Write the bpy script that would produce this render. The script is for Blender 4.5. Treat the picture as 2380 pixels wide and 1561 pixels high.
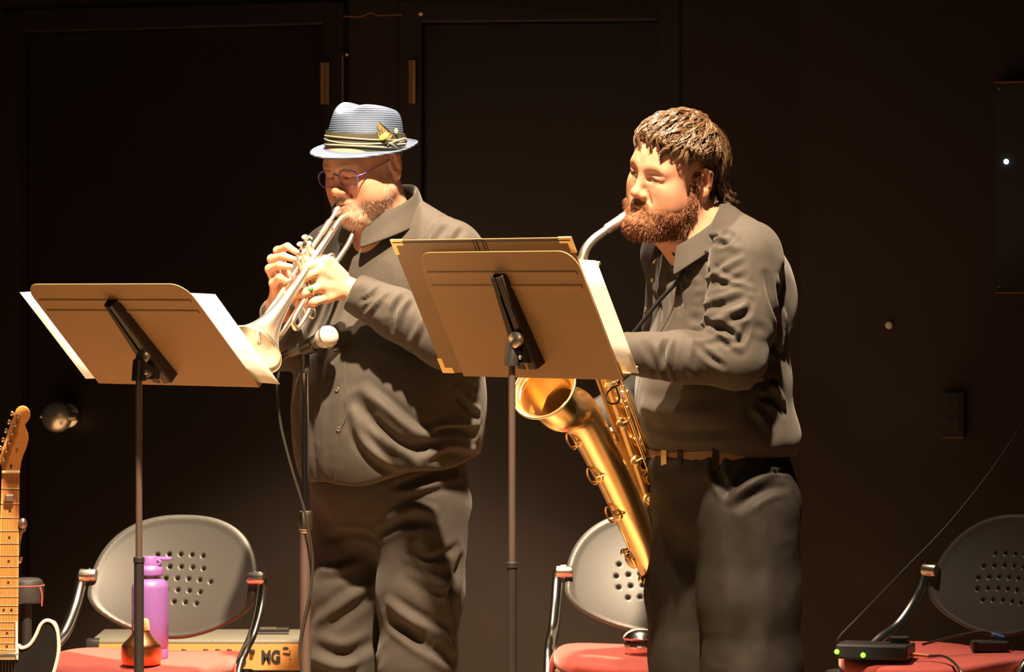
import bpy, bmesh, math, random
import numpy as np
from mathutils import Vector, Matrix
from mathutils.bvhtree import BVHTree

for _o in list(bpy.data.objects):
    bpy.data.objects.remove(_o, do_unlink=True)
SC = bpy.context.scene
COL = SC.collection
random.seed(7)
RNG = np.random.default_rng(11)

# ------------------------------------------------------------------ camera
FPX, CAMH, HORX, HORY = 8000.0, 1.36, 1190.0, 676.0      # focal length in pixels, camera height, horizon pixel
cam_d = bpy.data.cameras.new('camera')
cam = bpy.data.objects.new('camera', cam_d)
COL.objects.link(cam)
cam.location = (0, 0, CAMH)
cam.rotation_euler = (math.radians(90), 0, 0)
cam_d.sensor_width = 36.0
cam_d.lens = 36.0 * FPX / 2380.0
cam_d.shift_y = -(1561 / 2 - HORY) / 2380.0
cam_d.clip_end = 60
cam_d.dof.use_dof = True
cam_d.dof.focus_distance = 7.85
cam_d.dof.aperture_fstop = 7.1
SC.camera = cam

# ------------------------------------------------------------------ world, stage lamps, added fills, exposure
world = bpy.data.worlds.new('dark_hall')
SC.world = world
world.use_nodes = True
world.node_tree.nodes['Background'].inputs[0].default_value = (0.9, 0.75, 0.6, 1)
world.node_tree.nodes['Background'].inputs[1].default_value = 0.012
SC.view_settings.view_transform = 'Standard'
SC.view_settings.look = 'None'
SC.view_settings.gamma = 1
SC.view_settings.use_curve_mapping = False
SC.view_settings.exposure = 0.0

def spot(name, loc, target, power, color, cone, blend=0.5, radius=0.1):
    d = bpy.data.lights.new(name, 'SPOT')
    d.energy = power; d.color = color
    d.spot_size = math.radians(cone); d.spot_blend = blend
    d.shadow_soft_size = radius
    o = bpy.data.objects.new(name, d)
    COL.objects.link(o)
    o.location = loc
    v = Vector(target) - Vector(loc)
    o.rotation_euler = v.to_track_quat('-Z', 'Y').to_euler()
    return o

WARM = (1.0, 0.73, 0.48)
spot('stage_lamp_key', (0.12, 5.2, 5.9), (-0.42, 8.05, 1.08), 8200, WARM, 26, 0.3, 0.09)
spot('stage_lamp_top', (-0.4, 9.0, 5.9), (-0.2, 7.9, 0.8), 2200, (1.0, 0.77, 0.54), 38, 0.6, 0.12)
spot('added_bounce_lamp', (-0.5, 6.5, 5.9), (-0.5, 6.75, 0.0), 1700, (1.0, 0.66, 0.38), 42, 0.6, 0.12)  # added downlight: warms the floor so it bounces onto desks and legs
spot('added_fill_lamp', (-4.2, 0.8, 3.2), (-0.45, 7.6, 1.1), 150, (1.0, 0.66, 0.38), 21, 0.9, 0.25)  # added weak fill from front left, lifts the face under the brim

# ------------------------------------------------------------------ helpers
def P(px, py, D):
    """photograph pixel at depth D (metres from the camera plane) -> world point"""
    return Vector(((px - HORX) / FPX * D, D, CAMH - (py - HORY) / FPX * D))

def newmat(name, color, rough=0.5, metal=0.0, var=0.12, scale=30.0, bump=0.0, bscale=None, sheen=0.0,
           coat=0.0, spec=None, aniso=0.0, wave=None):
    m = bpy.data.materials.new(name)
    m.use_nodes = True
    nt = m.node_tree
    b = nt.nodes['Principled BSDF']
    tc = nt.nodes.new('ShaderNodeTexCoord')
    nz = nt.nodes.new('ShaderNodeTexNoise')
    nz.inputs['Scale'].default_value = scale
    nz.inputs['Detail'].default_value = 4
    nt.links.new(tc.outputs['Object'], nz.inputs['Vector'])
    mx = nt.nodes.new('ShaderNodeMix'); mx.data_type = 'RGBA'
    c = Vector(color[:3])
    mx.inputs['A'].default_value = (*(c * (1 - var)), 1)
    mx.inputs['B'].default_value = (*[min(1, x) for x in (c * (1 + var))], 1)
    nt.links.new(nz.outputs['Fac'], mx.inputs['Factor'])
    nt.links.new(mx.outputs['Result'], b.inputs['Base Color'])
    b.inputs['Roughness'].default_value = rough
    b.inputs['Metallic'].default_value = metal
    if spec is not None: b.inputs['Specular IOR Level'].default_value = spec
    if sheen:
        b.inputs['Sheen Weight'].default_value = sheen
        b.inputs['Sheen Roughness'].default_value = 0.5
    if coat: b.inputs['Coat Weight'].default_value = coat; b.inputs['Coat Roughness'].default_value = 0.15
    if bump:
        n2 = nt.nodes.new('ShaderNodeTexNoise')
        n2.inputs['Scale'].default_value = bscale or scale * 6
        n2.inputs['Detail'].default_value = 3
        nt.links.new(tc.outputs['Object'], n2.inputs['Vector'])
        bp = nt.nodes.new('ShaderNodeBump')
        bp.inputs['Strength'].default_value = bump
        bp.inputs['Distance'].default_value = 0.002
        nt.links.new(n2.outputs['Fac'], bp.inputs['Height'])
        nt.links.new(bp.outputs['Normal'], b.inputs['Normal'])
    return m

def attrmat(name, rough=0.5, sss=0.0, bump=0.15, bscale=700, sheen=0.0, spec=0.4):
    """colour comes from the mesh's own colour attribute (skin, lips, beard), broken up by noise"""
    m = newmat(name, (0.5, 0.5, 0.5), rough, bump=bump, bscale=bscale, spec=spec, sheen=sheen)
    nt = m.node_tree
    b = nt.nodes['Principled BSDF']
    mx = [n for n in nt.nodes if n.bl_idname == 'ShaderNodeMix'][0]
    at = nt.nodes.new('ShaderNodeAttribute'); at.attribute_name = 'tint'
    mx.blend_type = 'MULTIPLY'
    nz = [n for n in nt.nodes if n.bl_idname == 'ShaderNodeTexNoise'][0]
    nz.inputs['Scale'].default_value = 60
    for l in list(nt.links):
        if l.to_socket == mx.inputs['Factor']: nt.links.remove(l)
    mx.inputs['Factor'].default_value = 0.35
    rp = nt.nodes.new('ShaderNodeValToRGB')
    rp.color_ramp.elements[0].position = 0.3; rp.color_ramp.elements[0].color = (0.72, 0.62, 0.58, 1)
    rp.color_ramp.elements[1].position = 0.7; rp.color_ramp.elements[1].color = (1, 1, 1, 1)
    nt.links.new(nz.outputs['Fac'], rp.inputs['Fac'])
    nt.links.new(at.outputs['Color'], mx.inputs['A'])
    nt.links.new(rp.outputs['Color'], mx.inputs['B'])
    if sss:
        b.inputs['Subsurface Weight'].default_value = sss
        b.inputs['Subsurface Radius'].default_value = (1.0, 0.35, 0.2)
        b.inputs['Subsurface Scale'].default_value = 0.006
    return m

def paper_mat(name, color):
    m = newmat(name, color, 0.8, var=0.03, scale=12)
    nt = m.node_tree
    b = nt.nodes['Principled BSDF']
    out = [n for n in nt.nodes if n.bl_idname == 'ShaderNodeOutputMaterial'][0]
    tr = nt.nodes.new('ShaderNodeBsdfTranslucent')
    tr.inputs['Color'].default_value = (0.98, 0.97, 0.92, 1)
    ms = nt.nodes.new('ShaderNodeMixShader'); ms.inputs[0].default_value = 0.62
    nt.links.new(b.outputs[0], ms.inputs[1]); nt.links.new(tr.outputs[0], ms.inputs[2])
    nt.links.new(ms.outputs[0], out.inputs['Surface'])
    return m

def emitmat(name, color, strength):
    m = newmat(name, color, 0.4)
    b = m.node_tree.nodes['Principled BSDF']
    b.inputs['Emission Color'].default_value = (*color, 1)
    b.inputs['Emission Strength'].default_value = strength
    return m

def glassmat(name, color=(1, 1, 1), rough=0.02):
    m = newmat(name, color, rough, var=0.01)
    b = m.node_tree.nodes['Principled BSDF']
    b.inputs['Transmission Weight'].default_value = 1.0
    b.inputs['IOR'].default_value = 1.02
    b.inputs['Specular IOR Level'].default_value = 0.5
    return m

def link(name, me, mat, parent=None):
    o = bpy.data.objects.new(name, me)
    COL.objects.link(o)
    if mat is not None: me.materials.append(mat)
    if parent is not None:
        o.parent = parent
        if parent.parent is None:          # meshes carry world coordinates; only the thing's own Empty is moved
            o.matrix_parent_inverse = Matrix.Translation(-Vector(ROOTLOC.get(parent.name, (0, 0, 0))))
    return o

ROOTLOC = {}

def np_mesh(name, V, F, mat, parent=None, smooth=True, tint=None):
    """V (n,3) array, F (m,4) or (m,3) int array"""
    V = np.asarray(V, np.float32); F = np.asarray(F, np.int32)
    me = bpy.data.meshes.new(name)
    me.vertices.add(len(V)); me.vertices.foreach_set('co', V.ravel())
    k = F.shape[1]
    me.loops.add(F.size); me.loops.foreach_set('vertex_index', F.ravel())
    me.polygons.add(len(F))
    me.polygons.foreach_set('loop_start', np.arange(0, F.size, k, dtype=np.int32))
    me.polygons.foreach_set('loop_total', np.full(len(F), k, np.int32))
    me.polygons.foreach_set('use_smooth', np.full(len(F), smooth, bool))
    me.update(calc_edges=True)
    if tint is not None:
        a = me.color_attributes.new('tint', 'FLOAT_COLOR', 'POINT')
        T = np.ones((len(V), 4), np.float32); T[:, :3] = tint
        a.data.foreach_set('color', T.ravel())
    return link(name, me, mat, parent)

def tag(o, label, cat, group=None, kind=None):
    if label: o['label'] = label
    if cat: o['category'] = cat
    if group: o['group'] = group
    if kind: o['kind'] = kind
    return o

def thing(name, label, cat, loc, group=None):
    o = bpy.data.objects.new(name, None)
    COL.objects.link(o)
    o.location = loc
    o.empty_display_size = 0.05
    ROOTLOC[o.name] = tuple(loc)
    return tag(o, label, cat, group)

def catmull(pts, n=8):
    pts = [Vector(p) for p in pts]
    if len(pts) < 3: return pts
    out = []
    q = [pts[0] * 2 - pts[1]] + pts + [pts[-1] * 2 - pts[-2]]
    for i in range(1, len(q) - 2):
        p0, p1, p2, p3 = q[i - 1], q[i], q[i + 1], q[i + 2]
        for j in range(n):
            t = j / n
            out.append(0.5 * ((2 * p1) + (p2 - p0) * t + (2 * p0 - 5 * p1 + 4 * p2 - p3) * t * t
                              + (3 * p1 - p0 - 3 * p2 + p3) * t ** 3))
    out.append(pts[-1])
    return out

def lerp_list(vals, n, m):
    """values at m control points resampled like catmull with n per span"""
    out = []
    for i in range(m - 1):
        for j in range(n):
            t = j / n; t = t
            out.append(vals[i] * (1 - t) + vals[i + 1] * t)
    out.append(vals[-1])
    return out

class MB:
    """collects shapes into one mesh"""
    def __init__(s): s.v = []; s.f = []
    def add(s, vs, fs):
        o = len(s.v)
        s.v += [tuple(v) for v in vs]
        s.f += [tuple(i + o for i in f) for f in fs]
        return s
    def tube(s, pts, r, n=12, caps=True, flat=None, up=None):
        """tube through pts; r number or list; flat=(a,b) scales the section axes; up fixes the section's first axis"""
        pts = [Vector(p) for p in pts]
        m = len(pts)
        rs = r if isinstance(r, (list, tuple)) else [r] * m
        fa, fb = flat or (1, 1)
        t0 = (pts[1] - pts[0]).normalized()
        nrm = Vector(up) if up is not None else t0.orthogonal()
        vs = []
        for i in range(m):
            t = (pts[min(i + 1, m - 1)] - pts[max(i - 1, 0)])
            t = t.normalized() if t.length > 1e-9 else t0
            nrm = (nrm - t * nrm.dot(t))
            nrm = nrm.normalized() if nrm.length > 1e-9 else t.orthogonal().normalized()
            b = t.cross(nrm)
            for j in range(n):
                a = 2 * math.pi * j / n
                vs.append(pts[i] + nrm * (math.cos(a) * rs[i] * fa) + b * (math.sin(a) * rs[i] * fb))
        fs = []
        for i in range(m - 1):
            for j in range(n):
                k = (j + 1) % n
                fs.append((i * n + j, i * n + k, (i + 1) * n + k, (i + 1) * n + j))
        if caps:
            fs.append(tuple(range(n - 1, -1, -1)))
            fs.append(tuple((m - 1) * n + j for j in range(n)))
        return s.add(vs, fs)
    def spline(s, pts, r, n=12, seg=8, **kw):
        m = len(pts)
        rr = lerp_list(list(r), seg, m) if isinstance(r, (list, tuple)) else r
        return s.tube(catmull(pts, seg) if m > 2 else pts, rr if m > 2 else r, n, **kw)
    def lathe(s, o, axis, prof, n=28, ref=None, sc=(1, 1)):
        """prof list of (radius, height along axis)"""
        o = Vector(o); ax = Vector(axis).normalized()
        x = Vector(ref) - ax * Vector(ref).dot(ax) if ref is not None else ax.orthogonal()
        x.normalize(); y = ax.cross(x)
        vs = []
        for r, h in prof:
            for j in range(n):
                a = 2 * math.pi * j / n
                vs.append(o + ax * h + x * (r * math.cos(a) * sc[0]) + y * (r * math.sin(a) * sc[1]))
        fs = []
        for i in range(len(prof) - 1):
            for j in range(n):
                k = (j + 1) % n
                fs.append((i * n + j, i * n + k, (i + 1) * n + k, (i + 1) * n + j))
        if prof[0][0] > 1e-6: fs.append(tuple(range(n - 1, -1, -1)))
        if prof[-1][0] > 1e-6: fs.append(tuple((len(prof) - 1) * n + j for j in range(n)))
        return s.add(vs, fs)
    def box(s, c, x, y, z, bev=0.0):
        """box centred at c with half-extent vectors x,y,z; bev cuts the edges along all three axes"""
        c = Vector(c); x = Vector(x); y = Vector(y); z = Vector(z)
        if bev <= 0:
            vs = [c + x * i + y * j + z * k for i in (-1, 1) for j in (-1, 1) for k in (-1, 1)]
            fs = [(0, 1, 3, 2), (4, 6, 7, 5), (0, 4, 5, 1), (2, 3, 7, 6), (0, 2, 6, 4), (1, 5, 7, 3)]
            return s.add(vs, fs)
        bm = bmesh.new()
        bmesh.ops.create_cube(bm, size=2)
        lx, ly, lz = x.length, y.length, z.length
        for v in bm.verts: v.co = Vector((v.co.x * lx, v.co.y * ly, v.co.z * lz))
        bmesh.ops.bevel(bm, geom=bm.edges[:], offset=bev, segments=2, affect='EDGES', profile=0.5)
        ux, uy, uz = x / lx, y / ly, z / lz
        vs = [c + ux * v.co.x + uy * v.co.y + uz * v.co.z for v in bm.verts]
        bm.verts.index_update()
        fs = [tuple(v.index for v in f.verts) for f in bm.faces]
        bm.free()
        return s.add(vs, fs)
    def ball(s, c, r, n=14, m=10, ax=None):
        """ellipsoid, r number or 3; ax optional 3 axes"""
        r = (r, r, r) if isinstance(r, (int, float)) else r
        c = Vector(c)
        A = [Vector(a) for a in ax] if ax else [Vector((1, 0, 0)), Vector((0, 1, 0)), Vector((0, 0, 1))]
        vs = [c - A[2] * r[2]]
        for i in range(1, m):
            th = -math.pi / 2 + math.pi * i / m
            for j in range(n):
                a = 2 * math.pi * j / n
                vs.append(c + A[0] * (r[0] * math.cos(th) * math.cos(a)) + A[1] * (r[1] * math.cos(th) * math.sin(a)) + A[2] * (r[2] * math.sin(th)))
        vs.append(c + A[2] * r[2])
        fs = [(0, 1 + (j + 1) % n, 1 + j) for j in range(n)]
        for i in range(m - 2):
            for j in range(n):
                k = (j + 1) % n
                fs.append((1 + i * n + j, 1 + i * n + k, 1 + (i + 1) * n + k, 1 + (i + 1) * n + j))
        b = 1 + (m - 2) * n
        fs += [(b + j, b + (j + 1) % n, len(vs) - 1) for j in range(n)]
        return s.add(vs, fs)
    def torus(s, c, axis, R, r, n=28, k=8, sc=(1, 1), ref=None):
        ax = Vector(axis).normalized()
        x = (Vector(ref) - ax * Vector(ref).dot(ax)).normalized() if ref is not None else ax.orthogonal().normalized()
        y = ax.cross(x); c = Vector(c)
        vs = []; fs = []
        for i in range(n):
            a = 2 * math.pi * i / n
            d = x * math.cos(a) * sc[0] + y * math.sin(a) * sc[1]
            dn = d.normalized()
            for j in range(k):
                b = 2 * math.pi * j / k
                vs.append(c + d * R + dn * (r * math.cos(b)) + ax * (r * math.sin(b)))
        for i in range(n):
            for j in range(k):
                i2 = (i + 1) % n; j2 = (j + 1) % k
                fs.append((i * k + j, i2 * k + j, i2 * k + j2, i * k + j2))
        return s.add(vs, fs)
    def prism(s, poly, depth):
        """polygon (list of points, planar) extruded by the vector depth"""
        n = len(poly); d = Vector(depth)
        vs = [Vector(p) for p in poly] + [Vector(p) + d for p in poly]
        fs = [tuple(range(n - 1, -1, -1)), tuple(range(n, 2 * n))]
        fs += [(i, (i + 1) % n, n + (i + 1) % n, n + i) for i in range(n)]
        return s.add(vs, fs)
    def build(s, name, mat, parent=None, smooth=True, angle=40, bevel=0.0):
        me = bpy.data.meshes.new(name)
        me.from_pydata(s.v, [], s.f)
        bm = bmesh.new(); bm.from_mesh(me)
        bmesh.ops.remove_doubles(bm, verts=bm.verts, dist=1e-6)
        bmesh.ops.recalc_face_normals(bm, faces=bm.faces)
        if smooth:
            for f in bm.faces: f.smooth = True
            lim = math.radians(angle)
            for e in bm.edges:
                if len(e.link_faces) == 2 and e.calc_face_angle(0) > lim: e.smooth = False
        bm.to_mesh(me); bm.free()
        o = link(name, me, mat, parent)
        if bevel:
            md = o.modifiers.new('bevel', 'BEVEL'); md.width = bevel; md.segments = 2; md.limit_method = 'ANGLE'
        return o

# ------------------------------------------------------------------ implicit surfaces (for bodies, cloth, moulded shells)
def smin(a, b, k):
    if k <= 0: return np.minimum(a, b)
    h = np.maximum(k - np.abs(a - b), 0) / k
    return np.minimum(a, b) - h * h * k * 0.25

class SDF:
    def __init__(s): s.ops = []
    def ell(s, c, r, k=0.01, op='u', R=None):
        c = np.array(c, np.float32); r = np.array(r, np.float32)
        Rm = None if R is None else np.array(R, np.float32)
        def f(p):
            q = p - c
            if Rm is not None: q = q @ Rm
            k0 = np.sqrt(((q / r) ** 2).sum(1)); k1 = np.sqrt(((q / (r * r)) ** 2).sum(1)) + 1e-9
            return k0 * (k0 - 1) / k1
        s.ops.append((op, f, k, c, float(r.max()))); return s
    def cap(s, a, b, ra, rb=None, k=0.01, op='u'):
        a = np.array(a, np.float32); b = np.array(b, np.float32); rb = ra if rb is None else rb
        ba = b - a; L2 = float((ba * ba).sum()) + 1e-12
        def f(p):
            pa = p - a
            h = np.clip((pa @ ba) / L2, 0, 1)
            return np.sqrt(((pa - h[:, None] * ba) ** 2).sum(1)) - (ra + (rb - ra) * h)
        s.ops.append((op, f, k, (a + b) / 2, float(math.sqrt(L2) / 2 + max(ra, rb)))); return s
    def chain(s, pts, rs, k=0.01, op='u'):
        for i in range(len(pts) - 1): s.cap(pts[i], pts[i + 1], rs[i], rs[i + 1], k, op)
        return s
    def fn(s, f, k=0.0, op='i', c=(0, 0, 0), r=99.0):
        s.ops.append((op, f, k, np.array(c, np.float32), r)); return s
    def ev(s, p, bc=None, bh=0.0):
        d = np.full(len(p), 1.0, np.float32)
        for op, f, k, c, r in s.ops:
            if bc is not None and r < 50 and np.linalg.norm(c - bc) - r - bh > k + 0.02: continue
            e = f(p).astype(np.float32)
            if op == 'u': d = smin(d, e, k)
            elif op == 's': d = -smin(-d, e, k)
            elif op == 'i': d = -smin(-d, -e, k)
            elif op == '+': d = d + e
        return d

def surface(sdf, lo, hi, h, B=28):
    """dual-contour (surface nets) mesh of the zero level; returns V, F (quads)"""
    lo = np.array(lo, np.float32); hi = np.array(hi, np.float32)
    n = np.ceil((hi - lo) / h).astype(int) + 1
    G = np.ones(n, np.float32)
    for i0 in range(0, n[0], B):
        for j0 in range(0, n[1], B):
            for k0 in range(0, n[2], B):
                i1, j1, k1 = min(i0 + B, n[0]), min(j0 + B, n[1]), min(k0 + B, n[2])
                bl = lo + np.array((i0, j0, k0)) * h; bu = lo + np.array((i1, j1, k1)) * h
                bc = (bl + bu) / 2; bh = float(np.linalg.norm(bu - bl) / 2)
                if abs(float(sdf.ev(bc[None, :].astype(np.float32))[0])) > bh * 1.6 + 0.03:
                    G[i0:i1, j0:j1, k0:k1] = float(sdf.ev(bc[None, :].astype(np.float32))[0]); continue
                gx, gy, gz = np.meshgrid(np.arange(i0, i1), np.arange(j0, j1), np.arange(k0, k1), indexing='ij')
                p = np.stack([gx.ravel(), gy.ravel(), gz.ravel()], 1).astype(np.float32) * h + lo
                G[i0:i1, j0:j1, k0:k1] = sdf.ev(p, bc, bh).reshape(gx.shape)
    ins = G < 0
    c = [(a, b, d) for a in (0, 1) for b in (0, 1) for d in (0, 1)]
    sl = lambda A, o: A[o[0]:A.shape[0] - 1 + o[0], o[1]:A.shape[1] - 1 + o[1], o[2]:A.shape[2] - 1 + o[2]]
    cnt = sum(sl(ins, o).astype(np.int8) for o in c)
    mask = (cnt > 0) & (cnt < 8)
    idx = np.full(mask.shape, -1, np.int32)
    ijk = np.argwhere(mask)
    idx[mask] = np.arange(len(ijk))
    vals = {o: G[ijk[:, 0] + o[0], ijk[:, 1] + o[1], ijk[:, 2] + o[2]] for o in c}
    acc = np.zeros((len(ijk), 3), np.float32); w = np.zeros(len(ijk), np.float32)
    for a in c:
        for ax in range(3):
            if a[ax] == 1: continue
            b = list(a); b[ax] = 1; b = tuple(b)
            va, vb = vals[a], vals[b]
            m = (va < 0) != (vb < 0)
            t = np.where(m, va / np.where(m, va - vb, 1), 0)
            q = np.tile(np.array(a, np.float32), (len(ijk), 1)); q[:, ax] = t
            acc[m] += q[m]; w[m] += 1
    V = (ijk + acc / w[:, None]) * h + lo
    faces = []
    for ax in range(3):
        u, v = (ax + 1) % 3, (ax + 2) % 3
        A = np.take(ins, range(0, n[ax] - 1), ax); Bq = np.take(ins, range(1, n[ax]), ax)
        e = np.argwhere(A != Bq)
        ok = (e[:, u] > 0) & (e[:, v] > 0) & (e[:, u] < n[u] - 1) & (e[:, v] < n[v] - 1)
        e = e[ok]
        sgn = A[e[:, 0], e[:, 1], e[:, 2]]
        def at(du, dv):
            q = e.copy(); q[:, u] += du; q[:, v] += dv
            return idx[q[:, 0], q[:, 1], q[:, 2]]
        q = np.stack([at(-1, -1), at(0, -1), at(0, 0), at(-1, 0)], 1)
        q[~sgn] = q[~sgn][:, ::-1]
        faces.append(q)
    F = np.concatenate(faces)
    return V, F[(F >= 0).all(1)]

def vnormals(V, F):
    a = V[F[:, 0]]; b = V[F[:, 1]]; c = V[F[:, 2]]; d = V[F[:, 3]]
    fn = np.cross(c - a, d - b)
    N = np.zeros_like(V)
    for i in range(4): np.add.at(N, F[:, i], fn)
    return N / (np.linalg.norm(N, axis=1, keepdims=True) + 1e-12)

_P = np.random.default_rng(3).random(65536).astype(np.float32)
def vnoise(p):
    """smooth value noise in [-1,1]"""
    i = np.floor(p).astype(np.int64); f = p - i; f = f * f * (3 - 2 * f)
    r = 0
    for a in (0, 1):
        for b in (0, 1):
            for c in (0, 1):
                hsh = ((i[:, 0] + a) * 73856093 ^ (i[:, 1] + b) * 19349663 ^ (i[:, 2] + c) * 83492791) & 65535
                wgt = (f[:, 0] if a else 1 - f[:, 0]) * (f[:, 1] if b else 1 - f[:, 1]) * (f[:, 2] if c else 1 - f[:, 2])
                r = r + _P[hsh] * wgt
    return r * 2 - 1
def fbm(p, o=3):
    return sum(vnoise(p * 2 ** k + 17.3 * k) * 0.5 ** k for k in range(o))

def polydist(V, pts):
    """distance from every V to a polyline"""
    pts = np.array([list(p) for p in pts], np.float32)
    d = np.full(len(V), 9.0, np.float32); par = np.zeros(len(V), np.float32)
    n = len(pts) - 1
    for i in range(n):
        a, b = pts[i], pts[i + 1]; ba = b - a
        h = np.clip(((V - a) @ ba) / ((ba * ba).sum() + 1e-12), 0, 1)
        e = np.linalg.norm(V - a - h[:, None] * ba, axis=1)
        m = e < d; d[m] = e[m]; par[m] = (i + h[m]) / n
    return d, par

class Frame:
    """body frame: l = his left, f = forward, z = up. yaw = turn of the front from the camera towards image left"""
    def __init__(s, o, yaw, pitch=0, roll=0, k=1.0):
        y, p, r = map(math.radians, (yaw, pitch, roll))
        L = Vector((math.cos(y), -math.sin(y), 0)); F = Vector((-math.sin(y), -math.cos(y), 0)); U = Vector((0, 0, 1))
        F, U = F * math.cos(p) - U * math.sin(p), U * math.cos(p) + F * math.sin(p)
        L, U = L * math.cos(r) - U * math.sin(r), U * math.cos(r) + L * math.sin(r)
        s.o = Vector(o); s.L, s.F, s.U, s.k = L, F, U, k
        s.M = np.array([list(L), list(F), list(U)], np.float32)
        s.on = np.array(list(o), np.float32)
    def w(s, l, f, z): return s.o + (s.L * l + s.F * f + s.U * z) * s.k
    def W(s, V): return (np.asarray(V) * s.k) @ s.M + s.on
    def loc(s, p):
        q = (Vector(p) - s.o) / s.k
        return (q.dot(s.L), q.dot(s.F), q.dot(s.U))
    def LOC(s, V): return ((np.asarray(V) - s.on) / s.k) @ s.M.T

def bvh_of(V, F):
    return BVHTree.FromPolygons([tuple(map(float, v)) for v in V], [tuple(map(int, f)) for f in F])
def ray(bvh, px, py):
    """point and normal where the line of sight through a photograph pixel meets a surface"""
    d = P(px, py, 8.0) - Vector((0, 0, CAMH))
    h = bvh.ray_cast(Vector((0, 0, CAMH)), d.normalized())
    return (h[0], h[1]) if h[0] is not None else (None, None)
# ------------------------------------------------------------------ materials
M = {}
M['wall'] = newmat('black_painted_wall', (0.0165, 0.0100, 0.0072), 0.62, var=0.25, scale=3, bump=0.12, bscale=60)
M['door'] = newmat('black_painted_door', (0.0115, 0.0078, 0.0062), 0.42, var=0.25, scale=5, bump=0.1, bscale=90)
M['frame'] = newmat('black_door_frame', (0.013, 0.0086, 0.0066), 0.5, var=0.3, scale=8)
M['floor'] = newmat('stage_floor_wood', (0.46, 0.30, 0.17), 0.45, var=0.25, scale=6, bump=0.1)
M['brass_dull'] = newmat('dull_brass', (0.42, 0.29, 0.14), 0.45, 0.8, var=0.2)
M['bare_edge'] = newmat('worn_wood_edge', (0.22, 0.10, 0.05), 0.7, var=0.3)
M['chrome'] = newmat('chrome', (0.78, 0.76, 0.72), 0.16, 1.0, var=0.05)
M['nickel'] = newmat('brushed_nickel', (0.62, 0.58, 0.50), 0.3, 1.0, var=0.08)
M['black_metal'] = newmat('black_powder_coat', (0.022, 0.019, 0.018), 0.42, 0.0, var=0.2, scale=80)
M['dark_tube'] = newmat('dark_bronze_tube', (0.26, 0.19, 0.165), 0.36, 0.75, var=0.1)
M['desk'] = newmat('brown_enamel_desk', (0.34, 0.220, 0.100), 0.55, 0.0, var=0.06, scale=9, bump=0.05, bscale=900)
M['folder'] = newmat('brown_black_folder', (0.26, 0.170, 0.080), 0.5, var=0.08, scale=14, bump=0.05)
M['gold'] = newmat('brass_corner', (0.95, 0.72, 0.32), 0.38, 0.75, var=0.08)
M['paper'] = paper_mat('sheet_music_paper', (0.92, 0.91, 0.87))
M['ink'] = newmat('black_ink', (0.02, 0.018, 0.016), 0.6)
M['mic_body'] = newmat('mic_dark_grey', (0.10, 0.10, 0.09), 0.5, 0.1, var=0.1)
M['mic_grille'] = newmat('mic_steel_mesh', (0.60, 0.58, 0.52), 0.5, 0.35, var=0.3, scale=900, bump=0.8, bscale=900)
M['cable'] = newmat('black_rubber_cable', (0.028, 0.025, 0.02), 0.38, var=0.15)
M['shell'] = newmat('grey_plastic_shell', (0.047, 0.048, 0.044), 0.42, var=0.07, scale=200, bump=0.12, bscale=700)
M['red'] = newmat('red_fabric_seat', (0.50, 0.062, 0.045), 0.8, var=0.12, scale=160, bump=0.3, bscale=700, sheen=0.3)
M['purple'] = newmat('purple_plastic', (0.19, 0.088, 0.30), 0.38, var=0.04)
M['copper'] = newmat('spun_copper', (0.80, 0.34, 0.16), 0.34, 1.0, var=0.1, scale=60)
M['cork'] = newmat('cork', (0.55, 0.32, 0.15), 0.85, var=0.3, scale=220, bump=0.5)
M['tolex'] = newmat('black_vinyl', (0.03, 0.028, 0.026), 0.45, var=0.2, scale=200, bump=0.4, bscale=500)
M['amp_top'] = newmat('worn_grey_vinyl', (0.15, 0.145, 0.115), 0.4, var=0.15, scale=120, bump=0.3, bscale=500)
M['amp_panel'] = newmat('gold_panel', (0.72, 0.36, 0.12), 0.45, 0.35, var=0.06)
M['grille'] = newmat('amp_grille_cloth', (0.02, 0.018, 0.016), 0.8, var=0.4, scale=500)
M['maple'] = newmat('maple_lacquer', (0.52, 0.225, 0.062), 0.3, var=0.12, scale=14, coat=0.4)
M['guitar_black'] = newmat('black_lacquer', (0.012, 0.011, 0.011), 0.2, var=0.1, coat=0.5)
M['binding'] = newmat('cream_binding', (0.66, 0.58, 0.52), 0.4, var=0.04)
M['bone'] = newmat('bone_nut', (0.85, 0.74, 0.5), 0.5, var=0.05)
M['black_plastic'] = newmat('black_plastic', (0.018, 0.016, 0.016), 0.4, var=0.15)
M['led_green'] = emitmat('green_indicator', (0.12, 1.0, 0.02), 5.0)
M['led_white'] = emitmat('white_indicator', (0.75, 0.95, 1.0), 7.0)
M['blue_plug'] = newmat('blue_plug', (0.12, 0.25, 0.75), 0.5, var=0.05)
M['silver'] = newmat('silver_plate', (0.95, 0.91, 0.82), 0.33, 1.0, var=0.03)
M['brass'] = newmat('lacquered_brass', (0.94, 0.68, 0.33), 0.28, 1.0, var=0.06)
M['bell_in'] = newmat('worn_brass_bell', (0.95, 0.74, 0.46), 0.3, 1.0, var=0.08)
M['pearl'] = newmat('pearl', (0.85, 0.8, 0.7), 0.25)
M['wall_panel'] = newmat('dark_wall_panel', (0.012, 0.014, 0.016), 0.5)

# ------------------------------------------------------------------ the setting: stage floor, dark panelled wall with two doors
def struct(o):
    o['kind'] = 'structure'; return o

fl = MB().box((0, 7.0, -0.05), (7, 0, 0), (0, 5.5, 0), (0, 0, 0.05)).build('floor', M['floor'], smooth=False)
struct(fl)

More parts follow.
